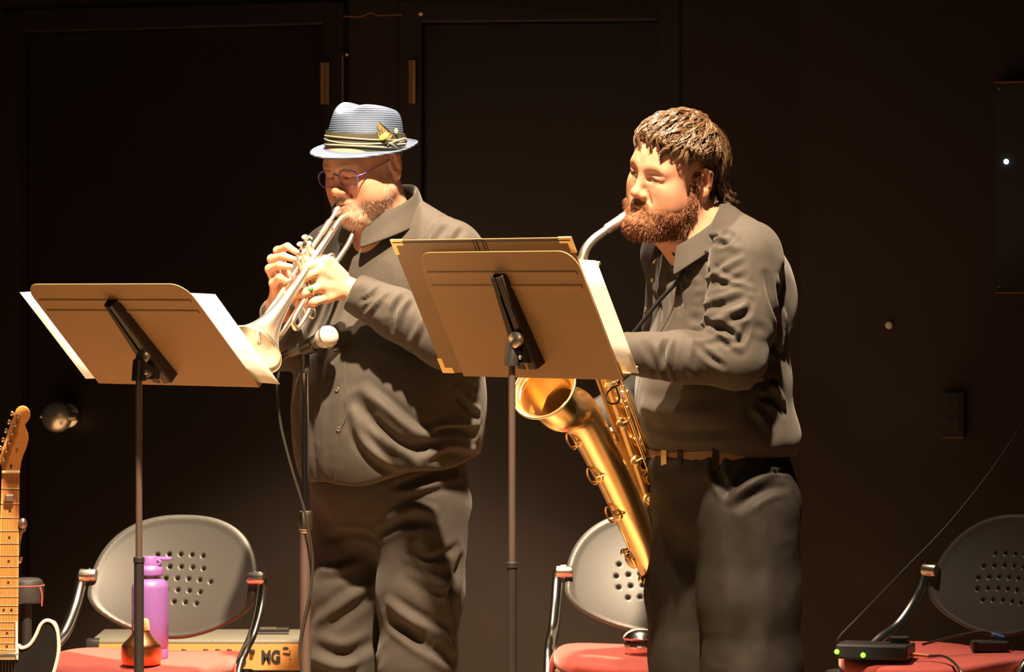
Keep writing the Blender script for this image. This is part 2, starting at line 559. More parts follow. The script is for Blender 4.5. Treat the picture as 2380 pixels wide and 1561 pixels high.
def Wp(a, b, t):           # point on a wall line
    return Vector(a) * (1 - t) + Vector(b) * t
def on_px(px, A, B):
    """where the vertical plane through the floor points A, B is met by picture column px"""
    k = (px - HORX) / FPX
    # A + t(B-A): x = k*y
    t = (k * A[1] - A[0]) / ((B[0] - A[0]) - k * (B[1] - A[1]))
    return Vector((A[0] + t * (B[0] - A[0]), A[1] + t * (B[1] - A[1]), 0))

WH = 3.4
def col(px, D): v = P(px, 0, D); return Vector((v.x, v.y, 0))
# wall line (plan view), left to right: the left bay comes towards us as it runs right
W0, W1, W2, W3, W4 = col(-700, 10.55), col(795, 9.86), col(935, 9.84), col(1862, 9.70), col(3200, 9.25)
def zpx(py, D): return CAMH - (py - HORY) / FPX * D

def wall_seg(mb, A, B, z0, z1, thick=0.16, off=0.0):
    A = Vector(A); B = Vector(B)
    d = (B - A).normalized(); nrm = Vector((d.y, -d.x, 0))      # towards the camera
    A = A + nrm * off; B = B + nrm * off
    c = (A + B) / 2 - nrm * (thick / 2) + Vector((0, 0, (z0 + z1) / 2))
    mb.box(c, (B - A) / 2, nrm * thick / 2, (0, 0, (z1 - z0) / 2))
    return nrm

def bay(name, A, B, pxa, pxb, ztop, dname, hinge_px, knob_px=None, jamb=0.05):
    """wall bay with a recessed flush door between picture columns pxa..pxb"""
    Pa, Pb = on_px(pxa, A, B), on_px(pxb, A, B)
    mb = MB()
    wall_seg(mb, A, Pa, 0, WH); wall_seg(mb, Pb, B, 0, WH); wall_seg(mb, Pa, Pb, ztop, WH)
    w = struct(mb.build(name, M['wall'], smooth=False))
    fr = MB(); d = (Pb - Pa).normalized()
    ja, jb = Pa + d * jamb, Pb - d * jamb
    wall_seg(fr, Pa - d * 0.012, ja, 0, ztop + 0.012, 0.14, 0.012)
    wall_seg(fr, jb, Pb + d * 0.012, 0, ztop + 0.012, 0.14, 0.012)
    wall_seg(fr, ja, jb, ztop - jamb, ztop + 0.012, 0.14, 0.012)
    dr = MB()
    nrm = wall_seg(dr, ja + d * 0.004, jb - d * 0.004, 0.01, ztop - jamb - 0.004, 0.045, -0.03)
    door = struct(dr.build(dname, M['door'], smooth=False, bevel=0.002))
    fro = fr.build('door_frame', M['frame'], door, smooth=False, bevel=0.003)
    return door, ja, jb, nrm, d

door1, j1a, j1b, n1, d1 = bay('wall_back_left', W0, W1, 18, 792, zpx(14, 9.86), 'door_1', 760)
door2, j2a, j2b, n2, d2 = bay('wall_back_middle', W2, W3, 938, 1572, zpx(8, 9.78), 'door_2', 955)
mb = MB(); wall_seg(mb, W1, W2, 0, WH, 0.2, -0.03); struct(mb.build('wall_back_pier', M['wall'], smooth=False))
mb = MB(); n3 = wall_seg(mb, W3, W4, 0, WH, 0.16); struct(mb.build('wall_back_right', M['wall'], smooth=False))

def hinge(door, px, D, y0, y1, r, leafpx, nrm, d):
    mb = MB()
    a = P(px, y0, D - 0.012); b = P(px, y1, D - 0.012)
    for i in range(5):
        z0, z1 = a.lerp(b, i / 5 + 0.004), a.lerp(b, (i + 1) / 5 - 0.004)
        mb.tube([z0, z1], r, 12)
    h = mb.build('hinge', M['brass_dull'], door)
    lf = MB()
    c = a.lerp(b, 0.5)
    lf.box(c + d * (leafpx * 0.5 * D / FPX) - nrm * 0.004, d * (abs(leafpx) * 0.5 * D / FPX), nrm * 0.002, (0, 0, (a.z - b.z) / 2))
    lf.build('hinge_leaf', M['brass_dull'], h, smooth=False)
hinge(door1, 749, 9.86, 145, 242, 0.0065, 16, n1, d1)
hinge(door2, 953, 9.81, 140, 240, 0.005, 12, n2, d2)
# lower hinges (behind the players)
hinge(door1, 749, 9.86, 840, 937, 0.0065, 16, n1, d1)
hinge(door2, 953, 9.81, 840, 937, 0.005, 12, n2, d2)

# door knob with the lever of the lock plate
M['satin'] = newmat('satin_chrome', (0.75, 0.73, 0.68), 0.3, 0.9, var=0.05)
Dk = on_px(142, W0, W1).y
kc = P(143, 966, Dk - 0.03)
mb = MB().lathe(kc + n1 * -0.045, n1, [(0.034, 0), (0.036, 0.006), (0.02, 0.012), (0.014, 0.022), (0.015, 0.034), (0.036, 0.05), (0.047, 0.068), (0.047, 0.082), (0.037, 0.1), (0.018, 0.11), (0.001, 0.112)], 32)
kn = mb.build('door_knob', M['satin'], door1)
mb = MB().tube([kc + n1 * 0.03 + d1 * 0.03, kc + n1 * 0.03 + d1 * 0.065], [0.013, 0.012], 14)
mb.build('lever_stub', M['nickel'], kn)
mb = MB().ball(kc + n1 * 0.02 - d1 * 0.055, 0.008); mb.build('lock_button', M['nickel'], kn)

# bare paint edge on the pier and chipped nicks
mb = MB()
pts = [P(797 + random.uniform(-1, 1), y, 9.83) for y in range(128, 250, 12)]
mb.tube(pts, 0.0022, 6)
struct(mb.build('trim_1', M['bare_edge']))
mb = MB()
mb.spline([P(x, y, 9.8) for x, y in ((798, 37), (815, 39), (840, 38), (862, 30), (880, 36), (905, 35), (935, 35))], 0.0016, 6, 4)
struct(mb.build('trim_2', M['bare_edge']))
for (px, py, D, r) in ((978, 32, 9.775, 0.006), (806, 127, 9.84, 0.004)):
    o = MB().ball(P(px, py, D), (r, 0.003, r), 8, 6).build('paint_chip', M['bone'])
    tag(o, 'tiny pale paint nick at the top of the second door frame' if r > 0.005 else 'tiny pale paint nick beside the bare edge of the pier', 'paint nick')

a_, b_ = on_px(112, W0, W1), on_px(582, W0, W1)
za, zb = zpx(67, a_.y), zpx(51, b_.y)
MB().tube([Vector((a_.x, a_.y, za)) - n1 * 0.024, Vector((b_.x, b_.y, zb)) - n1 * 0.024], 0.003, 8).build('door_top_highlight', M['satin'], door1)  # pale strip standing in for light caught along the door's top edge
# right-hand wall: bare peg, outlet box, wall panel with a small white light
Dr = lambda px: on_px(px, W3, W4).y
o = MB().lathe(P(2068, 755, Dr(2068) + 0.004), n3, [(0.011, 0), (0.011, 0.012), (0.009, 0.018), (0.001, 0.02)], 16).build('wall_peg', M['bone'])
o.scale = (1, 1, 1)
tag(o, 'small pale round peg on the dark wall right of the saxophonist', 'peg')
def wallbox(px0, px1, py0, py1, depth, name, mat, label, cat):
    D = Dr((px0 + px1) / 2)
    a, b = on_px(px0, W3, W4), on_px(px1, W3, W4)
    z0, z1 = zpx(py1, D), zpx(py0, D)
    t = thing(name, label, cat, (a + b) / 2 + Vector((0, 0, z0)))
    d = (b - a)
    c = (a + b) / 2 + n3 * depth / 2 + Vector((0, 0, (z0 + z1) / 2))
    MB().box(c, d / 2, n3 * depth / 2, (0, 0, (z1 - z0) / 2), 0.003).build('housing', mat, t, smooth=False)
    fc = c + n3 * (depth / 2)
    return t, fc, d, (z1 - z0)
t, fc, d, h = wallbox(2192, 2244, 910, 1016, 0.02, 'wall_outlet', M['black_plastic'], 'narrow black outlet box low on the dark wall at right', 'outlet')
for s in (-1, 1):
    MB().box(fc + Vector((0, 0, s * h * 0.22)), d * 0.28, n3 * 0.002, (0, 0, h * 0.16), 0.001).build('socket', M['wall_panel'], t, smooth=False)
mb = MB().box(fc + Vector((0, 0, -h / 2)) - n3 * 0.005, d * 0.45, n3 * 0.008, (0, 0, 0.0025)); mb.build('sill', M['bare_edge'], t, smooth=False)
t, fc, d, h = wallbox(2318, 2560, 192, 680, 0.05, 'wall_panel_box', M['wall_panel'], 'tall dark equipment panel with one white light, cut by the right picture edge', 'panel')
for s in (-1, 1):
    MB().box(fc + Vector((0, 0, s * h / 2)) - n3 * 0.01, d * 0.5, n3 * 0.014, (0, 0, 0.0022)).build('edge_strip', M['bare_edge'], t, smooth=False)
    MB().ball(fc - d * 0.46 + Vector((0, 0, s * h * 0.47)), 0.003, 8, 6).build('screw', M['nickel'], t)
q = P(2345, 377, Dr(2345)); q = q + n3 * 0.052
MB().ball(q, 0.0062, 12, 8).build('indicator_light', M['led_white'], t)

# ------------------------------------------------------------------ music stands
def music_stand(name, label, cpx, cpy, D, yaw, tilt, W, H, pole_px, pole_top, ring_y, br_top, br_bot):
    th, ta = math.radians(yaw), math.radians(tilt)
    w = Vector((math.cos(th), -math.sin(th), 0)); h = Vector((-math.sin(th), -math.cos(th), 0))
    u = Vector((0, 0, 1)) * math.cos(ta) + h * math.sin(ta)      # up the desk
    nb = h * math.cos(ta) - Vector((0, 0, 1)) * math.sin(ta)     # out of the desk's back
    C = P(cpx, cpy, D)
    Dp = D - 0.005
    base = P(pole_px, 0, Dp); base.z = 0
    t = thing(name, label, 'music stand', base, 'music stands')
    # desk: pressed plate with rounded upper corners, two pressed ridges, and a shelf lip on the player's side
    R = 0.045
    poly = [(-W / 2, -H / 2), (W / 2, -H / 2)]
    for i in range(7):
        a = math.radians(90 * i / 6); poly.append((W / 2 - R + R * math.cos(a) if True else 0, H / 2 - R + R * math.sin(a)))
    for i in range(7):
        a = math.radians(90 + 90 * i / 6); poly.append((-W / 2 + R + R * math.cos(a), H / 2 - R + R * math.sin(a)))
    pt = lambda x, y, z=0.0: C + w * x + u * y + nb * z
    desk = MB().prism([pt(x, y) for x, y in poly], nb * 0.0022).build('desk', M['desk'], t, smooth=False, bevel=0.0008)
    MB().box(pt(0, -H / 2, -0.026), w * W / 2, nb * 0.028, u * 0.0012).build('shelf', M['desk'], desk, smooth=False)
    for yy in (H * 0.5 - 0.052, H * 0.5 - 0.085):
        MB().tube([pt(-W * 0.47, yy, 0.0012), pt(W * 0.47, yy, 0.0012)], 0.0055, 8, flat=(1, 0.75), up=u).build('pressed_ridge', M['desk'], desk)
    # tilting channel bracket on the back
    A, B = pt(0, br_top, 0), pt(0, br_bot, 0)
    ch = MB()
    for s in (-1, 1):
        a0, a1 = A + w * (0.013 * s), B + w * (0.027 * s)
        ch.prism([a0, a1, a1 + nb * 0.03, a0 + nb * 0.02], w * 0.003 * s)
    ch.prism([A - w * 0.013 + nb * 0.003, B - w * 0.027 + nb * 0.003, B + w * 0.027 + nb * 0.003, A + w * 0.013 + nb * 0.003], nb * 0.003)
    ch.prism([A - w * 0.013 + nb * 0.02, B - w * 0.027 + nb * 0.028, B - w * 0.004 + nb * 0.03, A - w * 0.002 + nb * 0.022], nb * 0.003)
    ch.prism([A + w * 0.013 + nb * 0.02, B + w * 0.027 + nb * 0.028, B + w * 0.006 + nb * 0.03, A + w * 0.003 + nb * 0.022], nb * 0.003)
    br = ch.build('bracket', M['black_metal'], t, smooth=False, bevel=0.001)
    # yoke and knob
    top = P(pole_px, pole_top, Dp)
    kb = A.lerp(B, 0.76) + nb * 0.034
    yk = MB()
    yk.tube([top + Vector((0, 0, -0.004)), top + Vector((0, 0, 0.03)), kb + Vector((0, 0, -0.02)) + nb * -0.012], [0.017, 0.018, 0.019], 14)
    yk.box(kb - nb * 0.012 - Vector((0, 0, 0.012)), w * 0.02, h * 0.011, (0, 0, 0.026), 0.004)
    yo = yk.build('yoke', M['black_metal'], t)
    side = w * 0.75 + h * 0.66; side.normalize()
    kbp = P(*{'l': (335, 828), 'r': (1202, 789)}['l' if pole_px < 700 else 'r'], (kb + nb * 0.012).y - 0.01)
    MB().lathe(kbp, -side * 0 + h, [(0.009, -0.03), (0.009, -0.004), (0.0155, -0.003), (0.018, 0.002), (0.0175, 0.008), (0.012, 0.012), (0.001, 0.0135)], 24, sc=(1.15, 1)).build('knob', M['nickel'], t)
    MB().lathe(kbp - w * 0.026 + Vector((0, 0, -0.006)), h, [(0.012, -0.026), (0.013, -0.012), (0.009, -0.009), (0.001, -0.008)], 16).build('rivet', M['nickel'], br)
    MB().ball(top + Vector((0.017, -0.019, 0.014)), 0.0045, 8, 6).build('set_screw', M['nickel'], yo)
    # two-part pole and tripod base
    ring = P(pole_px, ring_y, Dp)
    MB().tube([top, ring - Vector((0, 0, 0.05))], 0.0075, 16).build('inner_pole', M['dark_tube'], t)
    MB().lathe((ring.x, ring.y, 0), (0, 0, 1), [(0.011, 0.12), (0.011, ring.z - 0.004), (0.0125, ring.z - 0.012), (0.0122, ring.z - 0.002), (0.009, ring.z)], 18).build('outer_pole', M['black_metal'], t)
    for i in range(3):
        a = math.radians(90 + 120 * i) - th
        dv = Vector((math.cos(a), math.sin(a), 0)); b0 = Vector((ring.x, ring.y, 0))
        MB().spline([b0 + Vector((0, 0, 0.16)) + dv * 0.008, b0 + Vector((0, 0, 0.12)) + dv * 0.06, b0 + Vector((0, 0, 0.05)) + dv * 0.17, b0 + Vector((0, 0, 0.012)) + dv * 0.26], 0.011, 8, 5, flat=(1, 0.5)).build('leg', M['black_metal'], t)
    MB().lathe((ring.x, ring.y, 0), (0, 0, 1), [(0.016, 0.1), (0.02, 0.12), (0.02, 0.17), (0.014, 0.19)], 16).build('hub', M['black_metal'], t)
    return t, pt, w, u, nb

sl, ptL, wL, uL, nbL = music_stand('music_stand', 'brown music stand without a folder, left of the trumpeter', 326, 777, 7.68, 40, 45.5, 0.515, 0.324, 323, 880, 1293, 0.115, -0.125)
sr, ptR, wR, uR, nbR = music_stand('music_stand', 'brown music stand holding a folder with brass corners, between the two players', 1203, 731, 7.42, 44.3, 29, 0.478, 0.311, 1190, 845, 1305, 0.104, -0.118)

def stafflines(pt, x0, x1, y0, y1, z, parent, n=9):
    """printed staves on the player's side of a sheet"""
    mb = MB()
    for i in range(n):
        yc = y1 - 0.03 - (y1 - y0 - 0.05) * i / (n - 1)
        for j in range(5):
            a = yc - j * 0.0016
            mb.add([pt(x0 + 0.012, a, z), pt(x1 - 0.012, a, z), pt(x1 - 0.012, a - 0.0003, z), pt(x0 + 0.012, a - 0.0003, z)], [(0, 1, 2, 3)])
    mb.build('printed_staves', M['ink'], parent, smooth=False)

def sheet(pt, x0, x1, y0, y1, z, label, bend=0.004):
    n = 10; vs = []; fs = []
    for i in range(n + 1):
        for j in range(5):
            x = x0 + (x1 - x0) * i / n; y = y0 + (y1 - y0) * j / 4
            vs.append(pt(x, y, z - bend * math.sin(math.pi * i / n)))
    for i in range(n):
        for j in range(4): fs.append((i * 5 + j, i * 5 + j + 1, (i + 1) * 5 + j + 1, (i + 1) * 5 + j))
    o = MB().add(vs, fs).build('music_sheet', M['paper'], None)
    md = o.modifiers.new('thickness', 'SOLIDIFY'); md.thickness = 0.0003; md.offset = 0
    stafflines(pt, x0, x1, y0, y1, z - bend - 0.0012, o)
    return tag(o, label, 'sheet music', 'sheet music on the stands')
sheet(ptL, -0.302, -0.09, -0.157, 0.128, -0.006, 'sheet sticking out past the left edge of the left stand')
sheet(ptL, 0.10, 0.318, -0.160, 0.122, -0.006, 'sheet sticking out past the right edge of the left stand, before the trumpet bell')
# folder on the right-hand stand
fo = thing('music_folder', 'open brown folder with brass corners lying on the right music stand', 'folder', ptR(0, -0.161, -0.02))
fc = (-0.043, 0.012); FWd, FHt = 0.545, 0.336
fpt = lambda x, y, z=0.0: ptR(fc[0] + x, fc[1] + y, -0.011 + z)
for s in (-1, 1):
    MB().box(fpt(s * (FWd / 4 + 0.004), 0, -0.0012), wR * (FWd / 4 - 0.006), uR * FHt / 2, nbR * 0.0012, 0.0008).build('cover', M['folder'], fo, smooth=False)
MB().box(fpt(0, 0, -0.0016), wR * 0.012, uR * FHt / 2, nbR * 0.001).build('spine', M['folder'], fo, smooth=False)
for s in (-0.009, 0.009, 0.018, -0.018):
    MB().tube([fpt(s, FHt / 2 - 0.001, 0.0002), fpt(s, FHt / 2 - 0.03, 0.0002)], 0.0012, 6).build('spine_stitch', M['black_plastic'], fo)
MB().tube([fpt(-FWd / 2 + 0.004, FHt / 2 - 0.006, 0.0003), fpt(FWd / 2 - 0.004, FHt / 2 - 0.006, 0.0003)], 0.0014, 6).build('top_seam', M['black_plastic'], fo)
for sx in (-1, 1):
    for sy in (-1, 1):
        x, y = sx * FWd / 2, sy * FHt / 2
        a = 0.036; b = 0.013
        poly = [(x + sx * .001, y + sy * .001), (x - sx * a, y + sy * .001), (x - sx * a, y - sy * b), (x - sx * b, y - sy * b), (x - sx * b, y - sy * a), (x + sx * .001, y - sy * a)]
        MB().prism([fpt(p[0], p[1], 0.0006) for p in poly], nbR * -0.004).build('brass_corner', M['gold'], fo, smooth=False)
sheet(fpt, -0.274, -0.015, -0.145, 0.115, -0.005, 'sheet whose edge peeks out at the left of the folder', 0.003)
sheet(fpt, 0.14, 0.313, -0.164, 0.108, -0.0085, 'sheet sticking out past the right edge of the folder', 0.006)

# ------------------------------------------------------------------ microphone, its stand and cable
Dm = 7.86
ms = thing('microphone_stand', 'chrome straight microphone stand in front of the trumpeter', 'microphone stand', (P(710, 0, Dm).x, Dm, 0))
X0 = P(710, 0, Dm).x
def zz(py): return zpx(py, Dm)
MB().lathe((X0, Dm, 0), (0, 0, 1), [(0.0085, zz(1210)), (0.0085, zz(864))], 20).build('inner_tube', M['chrome'], ms)
MB().lathe((X0, Dm, 0), (0, 0, 1), [(0.0125, 0.03), (0.0125, zz(1236))], 20).build('outer_tube', M['dark_tube'], ms)
MB().lathe((X0, Dm, 0), (0, 0, 1), [(0.012, zz(1238)), (0.0135, zz(1236)), (0.0135, zz(1231)), (0.0155, zz(1229)), (0.016, zz(1194)), (0.0145, zz(1188)), (0.0085, zz(1186))], 20).build('clutch', M['nickel'], ms)
MB().lathe((X0, Dm, 0), (0, 0, 1), [(0.0105, zz(866)), (0.0115, zz(861)), (0.0105, zz(858)), (0.0095, zz(852)), (0.0095, zz(830)), (0.008, zz(818)), (0.006, zz(812))], 18).build('thread_adapter', M['black_plastic'], ms)
MB().lathe((X0, Dm, 0), (0, 0, 1), [(0.093, 0.0), (0.095, 0.008), (0.088, 0.024), (0.03, 0.04), (0.014, 0.05)], 36).build('round_base', M['black_metal'], ms)
mh, mt = P(757, 784, Dm - 0.035), P(675, 820, Dm + 0.02)
ax = (mh - mt).normalized()
MB().lathe(mt.lerp(mh, 0.52) - Vector((0, 0, 0.004)), ax, [(0.0155, -0.018), (0.0175, -0.016), (0.0185, 0.016), (0.0165, 0.018)], 18).build('clip', M['black_plastic'], ms)
mic = thing('microphone', 'dark handheld microphone with silver ball grille, clipped on the chrome stand', 'microphone', mt)
L = (mh - mt).length
MB().lathe(mt, ax, [(0.0095, 0), (0.0105, 0.002), (0.0125, 0.03), (0.0165, L * 0.75), (0.0185, L * 0.82), (0.0185, L * 0.86)], 24).build('handle', M['mic_body'], mic)
MB().lathe(mt, ax, [(0.0185, L * 0.84), (0.0215, L * 0.88), (0.0255, L + 0.0), (0.0258, L + 0.004), (0.0255, L + 0.008), (0.0235, L + 0.016), (0.0185, L + 0.0235), (0.011, L + 0.0275), (0.001, L + 0.029)], 30).build('grille', M['mic_grille'], mic)
MB().torus(mt + ax * (L + 0.003), ax, 0.0255, 0.0022).build('grille_band', M['nickel'], mic)
cb = thing('microphone_cable', 'thin cable looping from the microphone down along its stand', 'cable', P(665, 826, Dm))
MB().lathe(mt, -ax, [(0.009, -0.004), (0.0095, 0.0), (0.0095, 0.02), (0.007, 0.03), (0.0045, 0.042)], 16).build('plug', M['black_plastic'], cb)
pts = [mt - ax * 0.03] + [P(x, y, Dm + dd) for x, y, dd in ((655, 832, 0.02), (647, 868, 0.0), (645, 920, -0.015), (652, 985, -0.02), (667, 1050, -0.025), (684, 1110, -0.03), (700, 1160, -0.03), (712, 1205, -0.03), (722, 1260, -0.025), (727, 1310, -0.02), (722, 1370, -0.02), (707, 1440, -0.022), (697, 1500, -0.024), (700, 1560, -0.025), (712, 1700, -0.02))]
p = pts[-1]; pts += [Vector((p.x + 0.02, p.y - 0.05, 0.05)), Vector((p.x + 0.2, p.y - 0.16, 0.006)), Vector((p.x + 0.5, p.y - 0.05, 0.006))]
MB().spline(pts, 0.0034, 8, 6).build('cord', M['cable'], cb)

# ------------------------------------------------------------------ chairs (moulded grey back, chrome frame, red seat)
def chair_back_mesh():
    s = SDF()
    yc = lambda p: 0.75 * p[:, 0] ** 2 * -1.0 + 0.02 * np.sin(p[:, 2] * 9)      # edges come forward (towards -y)
    def out2(p):
        x, z = p[:, 0], p[:, 2]
        hw = np.where(z > -0.03, 0.207, 0.207 - 0.1 * np.clip((-0.03 - z) / 0.12, 0, 1) ** 2.2)
        top, bot = 0.165, 0.135
        zz_ = np.where(z > -0.03, (z + 0.03) / (top + 0.03), (z + 0.03) / (bot - 0.03))
        q = (np.abs(x / hw) ** 2.35 + np.abs(zz_) ** 2.35) ** (1 / 2.35)
        return (q - 1) * 0.145
    def shell(p):
        d = np.abs(p[:, 1] - yc(p)) - 0.0045
        e = out2(p)
        lip = np.sqrt(e ** 2 + (p[:, 1] - yc(p) - 0.004) ** 2) - 0.0085
        return smin(np.maximum(d, e), lip, 0.006)
    s.fn(shell, 0, 'u')
    holes = []
    for r, zr in enumerate((0.062, 0.030, 0.0, -0.03, -0.06)):
        for c in range(-3, 4):
            x = c * 0.030 + (0.006 if r % 2 else 0)
            if abs(x) < 0.098 - 0.22 * abs(zr): holes.append((x, zr + 0.012 - 1.0 * x * x))
    hs = np.array(holes, np.float32)
    def hole(p):
        d = np.full(len(p), 1.0, np.float32)
        for h in hs: d = np.minimum(d, np.sqrt((p[:, 0] - h[0]) ** 2 + (p[:, 2] - h[1]) ** 2) - 0.0052)
        return d
    s.fn(hole, 0.003, 's')
    V, F = surface(s, (-0.23, -0.07, -0.17), (0.23, 0.04, 0.19), 0.0026)
    return V, F
CBV, CBF = chair_back_mesh()
CHM = {}
def make_chair():
    """local frame: sits on z=0, faces -y"""
    t = thing('stacking_chair', '', 'chair', (0, 0, 0), 'stacking chairs')
    a = math.radians(14); ca, sa = math.cos(a), math.sin(a)
    V = CBV.copy(); y = V[:, 1] * ca + V[:, 2] * sa; z = -V[:, 1] * sa + V[:, 2] * ca
    V = np.stack([V[:, 0], y + 0.245, z + 0.637], 1)
    np_mesh('backrest', V, CBF, M['shell'], t)
    # seat cushion: superellipse pad
    s = SDF()
    def pad(p):
        q = (np.abs(p[:, 0] / 0.232) ** 3.2 + np.abs(p[:, 1] / 0.222) ** 3.2) ** (1 / 3.2)
        e = (q - 1) * 0.222
        zz_ = p[:, 2] + 0.012 * np.clip(-p[:, 1] / 0.2, 0, 1.2) ** 2 + 0.008 - 0.012 * (p[:, 0] / 0.23) ** 2
        d = np.abs(zz_) - 0.021
        m = np.maximum(d + 0.016, e + 0.016)
        return np.sqrt(np.maximum(d + 0.016, 0) ** 2 + np.maximum(e + 0.016, 0) ** 2) + np.minimum(m, 0) - 0.016
    s.fn(pad, 0, 'u')
    Vp, Fp = surface(s, (-0.25, -0.24, -0.06), (0.25, 0.24, 0.05), 0.006)
    np_mesh('seat', Vp + np.array((0, 0, 0.462)), Fp, M['red'], t)
    MB().box((0, 0, 0.428), (0.215, 0, 0), (0, 0.2, 0), (0, 0, 0.008), 0.006).build('seat_pan', M['black_plastic'], t)
    for sx in (-1, 1):
        x = sx * 0.232
        up = MB()
        up.spline([(sx * 0.213, 0.205, 0.660), (x, 0.205, 0.656), (x + sx * 0.004, 0.198, 0.632), (x + sx * 0.006, 0.165, 0.58), (x + sx * 0.008, 0.105, 0.525), (x + sx * 0.012, 0.03, 0.49), (x + sx * 0.012, -0.03, 0.44), (x + sx * 0.012, -0.12, 0.25), (x + sx * 0.014, -0.23, 0.012)], 0.0115, 12, 6, flat=(1.25, 0.75), up=(1, 0, 0))
        up.build('side_frame', M['chrome'], t)
        MB().spline([(x + sx * 0.008, 0.07, 0.43), (x + sx * 0.008, 0.13, 0.25), (x + sx * 0.012, 0.25, 0.012)], 0.0115, 10, 6).build('rear_leg', M['chrome'], t)
        MB().lathe((sx * 0.232, 0.205, 0.656), (sx, 0, 0), [(0.014, -0.034), (0.016, -0.03), (0.016, 0.006), (0.012, 0.01)], 14).build('pivot', M['nickel'], t)
        MB().tube([(x, 0.06, 0.43), (sx * 0.2, 0.06, 0.425)], 0.009, 8).build('seat_bolt', M['nickel'], t)
    MB().tube([(-0.24, 0.09, 0.41), (0.24, 0.09, 0.41)], 0.010, 10).build('cross_bar', M['chrome'], t)
    return t
def copy_tree(o, parent=None):
    c = o.copy(); COL.objects.link(c)
    if parent is not None: c.parent = parent
    for ch in list(o.children): copy_tree(ch, c)
    return c
chair0 = make_chair()
def place_chair(o, loc, rz, label):
    o.location = loc; o.rotation_euler = (0, 0, math.radians(rz)); o['label'] = label
    ROOTLOC[o.name] = tuple(loc)
chairs = [chair0, copy_tree(chair0), copy_tree(chair0)]
def chair_at(o, bpx, D, rz, label):
    """put the chair so that its back's centre stands at picture column bpx and depth D"""
    a = math.radians(rz)
    off = Vector((-math.sin(a) * 0.245, math.cos(a) * 0.245, 0))
    c = P(bpx, 0, D); c.z = 0
    place_chair(o, c - off, rz, label)
chair_at(chairs[0], 412, 8.52, -14, 'grey backed chair with red seat holding the purple bottle, at left')
chair_at(chairs[1], 1516, 8.66, -4, 'grey backed chair with red seat partly hidden behind the saxophonist')
chair_at(chairs[2], 2345, 8.55, -47, 'chair standing in the dark at the right picture edge with red seat')
def seat_top(o, lx, ly):
    a = o.rotation_euler[2]
    return Vector((o.location.x + lx * math.cos(a) - ly * math.sin(a), o.location.y + lx * math.sin(a) + ly * math.cos(a), 0.478))

# ------------------------------------------------------------------ things on the chairs
def at_seat(px, D): v = P(px, 0, D); return Vector((v.x, v.y, 0))
SZ = 0.4735
# purple bottle
bp = at_seat(349, 8.30) + Vector((0, 0, SZ))
bt = thing('water_bottle', 'purple water bottle with spout lid, standing on the left chair', 'bottle', bp)
bs = 8.30 / 8000
MB().lathe(bp, (0, 0, 1), [(0.040, 0), (0.0435, 0.004), (0.0435, 0.024), (0.0415, 0.027), (0.0435, 0.03), (0.0445, 0.10), (0.0445, 0.172), (0.042, 0.184), (0.033, 0.192), (0.027, 0.195)], 36).build('body', M['purple'], bt)
MB().lathe(bp, (0, 0, 1), [(0.026, 0.193), (0.026, 0.201)], 30).build('neck_ring', M['nickel'], bt)
lid = MB().lathe(bp, (0, 0, 1), [(0.030, 0.201), (0.0335, 0.204), (0.034, 0.214), (0.031, 0.222), (0.024, 0.226), (0.022, 0.243), (0.020, 0.247), (0.001, 0.247)], 30).build('lid', M['purple'], bt)
MB().box(bp + Vector((0.022, 0, 0.241)), (0.03, 0, 0), (0, 0.011, 0), (0, 0, 0.0045), 0.003).build('spout_flap', M['purple'], lid)
MB().spline([bp + Vector((0.018, -0.012, 0.24)), bp + Vector((0.026, -0.013, 0.234)), bp + Vector((0.02, -0.014, 0.226))], 0.0035, 8, 5).build('hinge_clip', M['purple'], lid)
# copper mute with a cork collar
cp = at_seat(329, 8.17) + Vector((0, 0, SZ - 0.002))
cm = thing('copper_mute', 'bulbous copper trumpet mute with cork neck, in front of the purple bottle', 'mute', cp)
MB().lathe(cp, (0, 0, 1), [(0.034, 0), (0.043, 0.003), (0.047, 0.014), (0.0485, 0.03), (0.0475, 0.044), (0.0475, 0.047), (0.043, 0.054), (0.033, 0.064), (0.024, 0.075), (0.0185, 0.084)], 40).build('bowl', M['copper'], cm)
MB().lathe(cp, (0, 0, 1), [(0.0185, 0.083), (0.0205, 0.085), (0.017, 0.108), (0.014, 0.111), (0.009, 0.111)], 28).build('cork_collar', M['cork'], cm)
# chrome mute on the middle chair
cp = at_seat(1492, 8.40) + Vector((0, 0, SZ - 0.003))
hm = thing('chrome_mute', 'chrome domed trumpet mute standing on the middle chair', 'mute', cp)
MB().lathe(cp, (0, 0, 1), [(0.030, 0), (0.038, 0.004), (0.042, 0.014), (0.0425, 0.024), (0.036, 0.031), (0.034, 0.034)], 36).build('bowl', M['chrome'], hm)
MB().lathe(cp, (0, 0, 1), [(0.034, 0.033), (0.046, 0.042), (0.048, 0.045), (0.046, 0.048), (0.039, 0.056), (0.026, 0.064), (0.01, 0.067), (0.001, 0.0675)], 36).build('dome', M['chrome'], hm)
MB().torus(cp + Vector((0, 0, 0.033)), (0, 0, 1), 0.0355, 0.004).build('dark_band', M['black_plastic'], hm)
for a in (200, 340, 90):
    r = math.radians(a); dv = Vector((math.cos(r), math.sin(r), 0))
    MB().spline([cp + dv * 0.04 + Vector((0, 0, 0.044)), cp + dv * 0.043 + Vector((0, 0, 0.032)), cp + dv * 0.0425 + Vector((0, 0, 0.018))], 0.0045, 8, 4).build('strut', M['chrome'], hm)

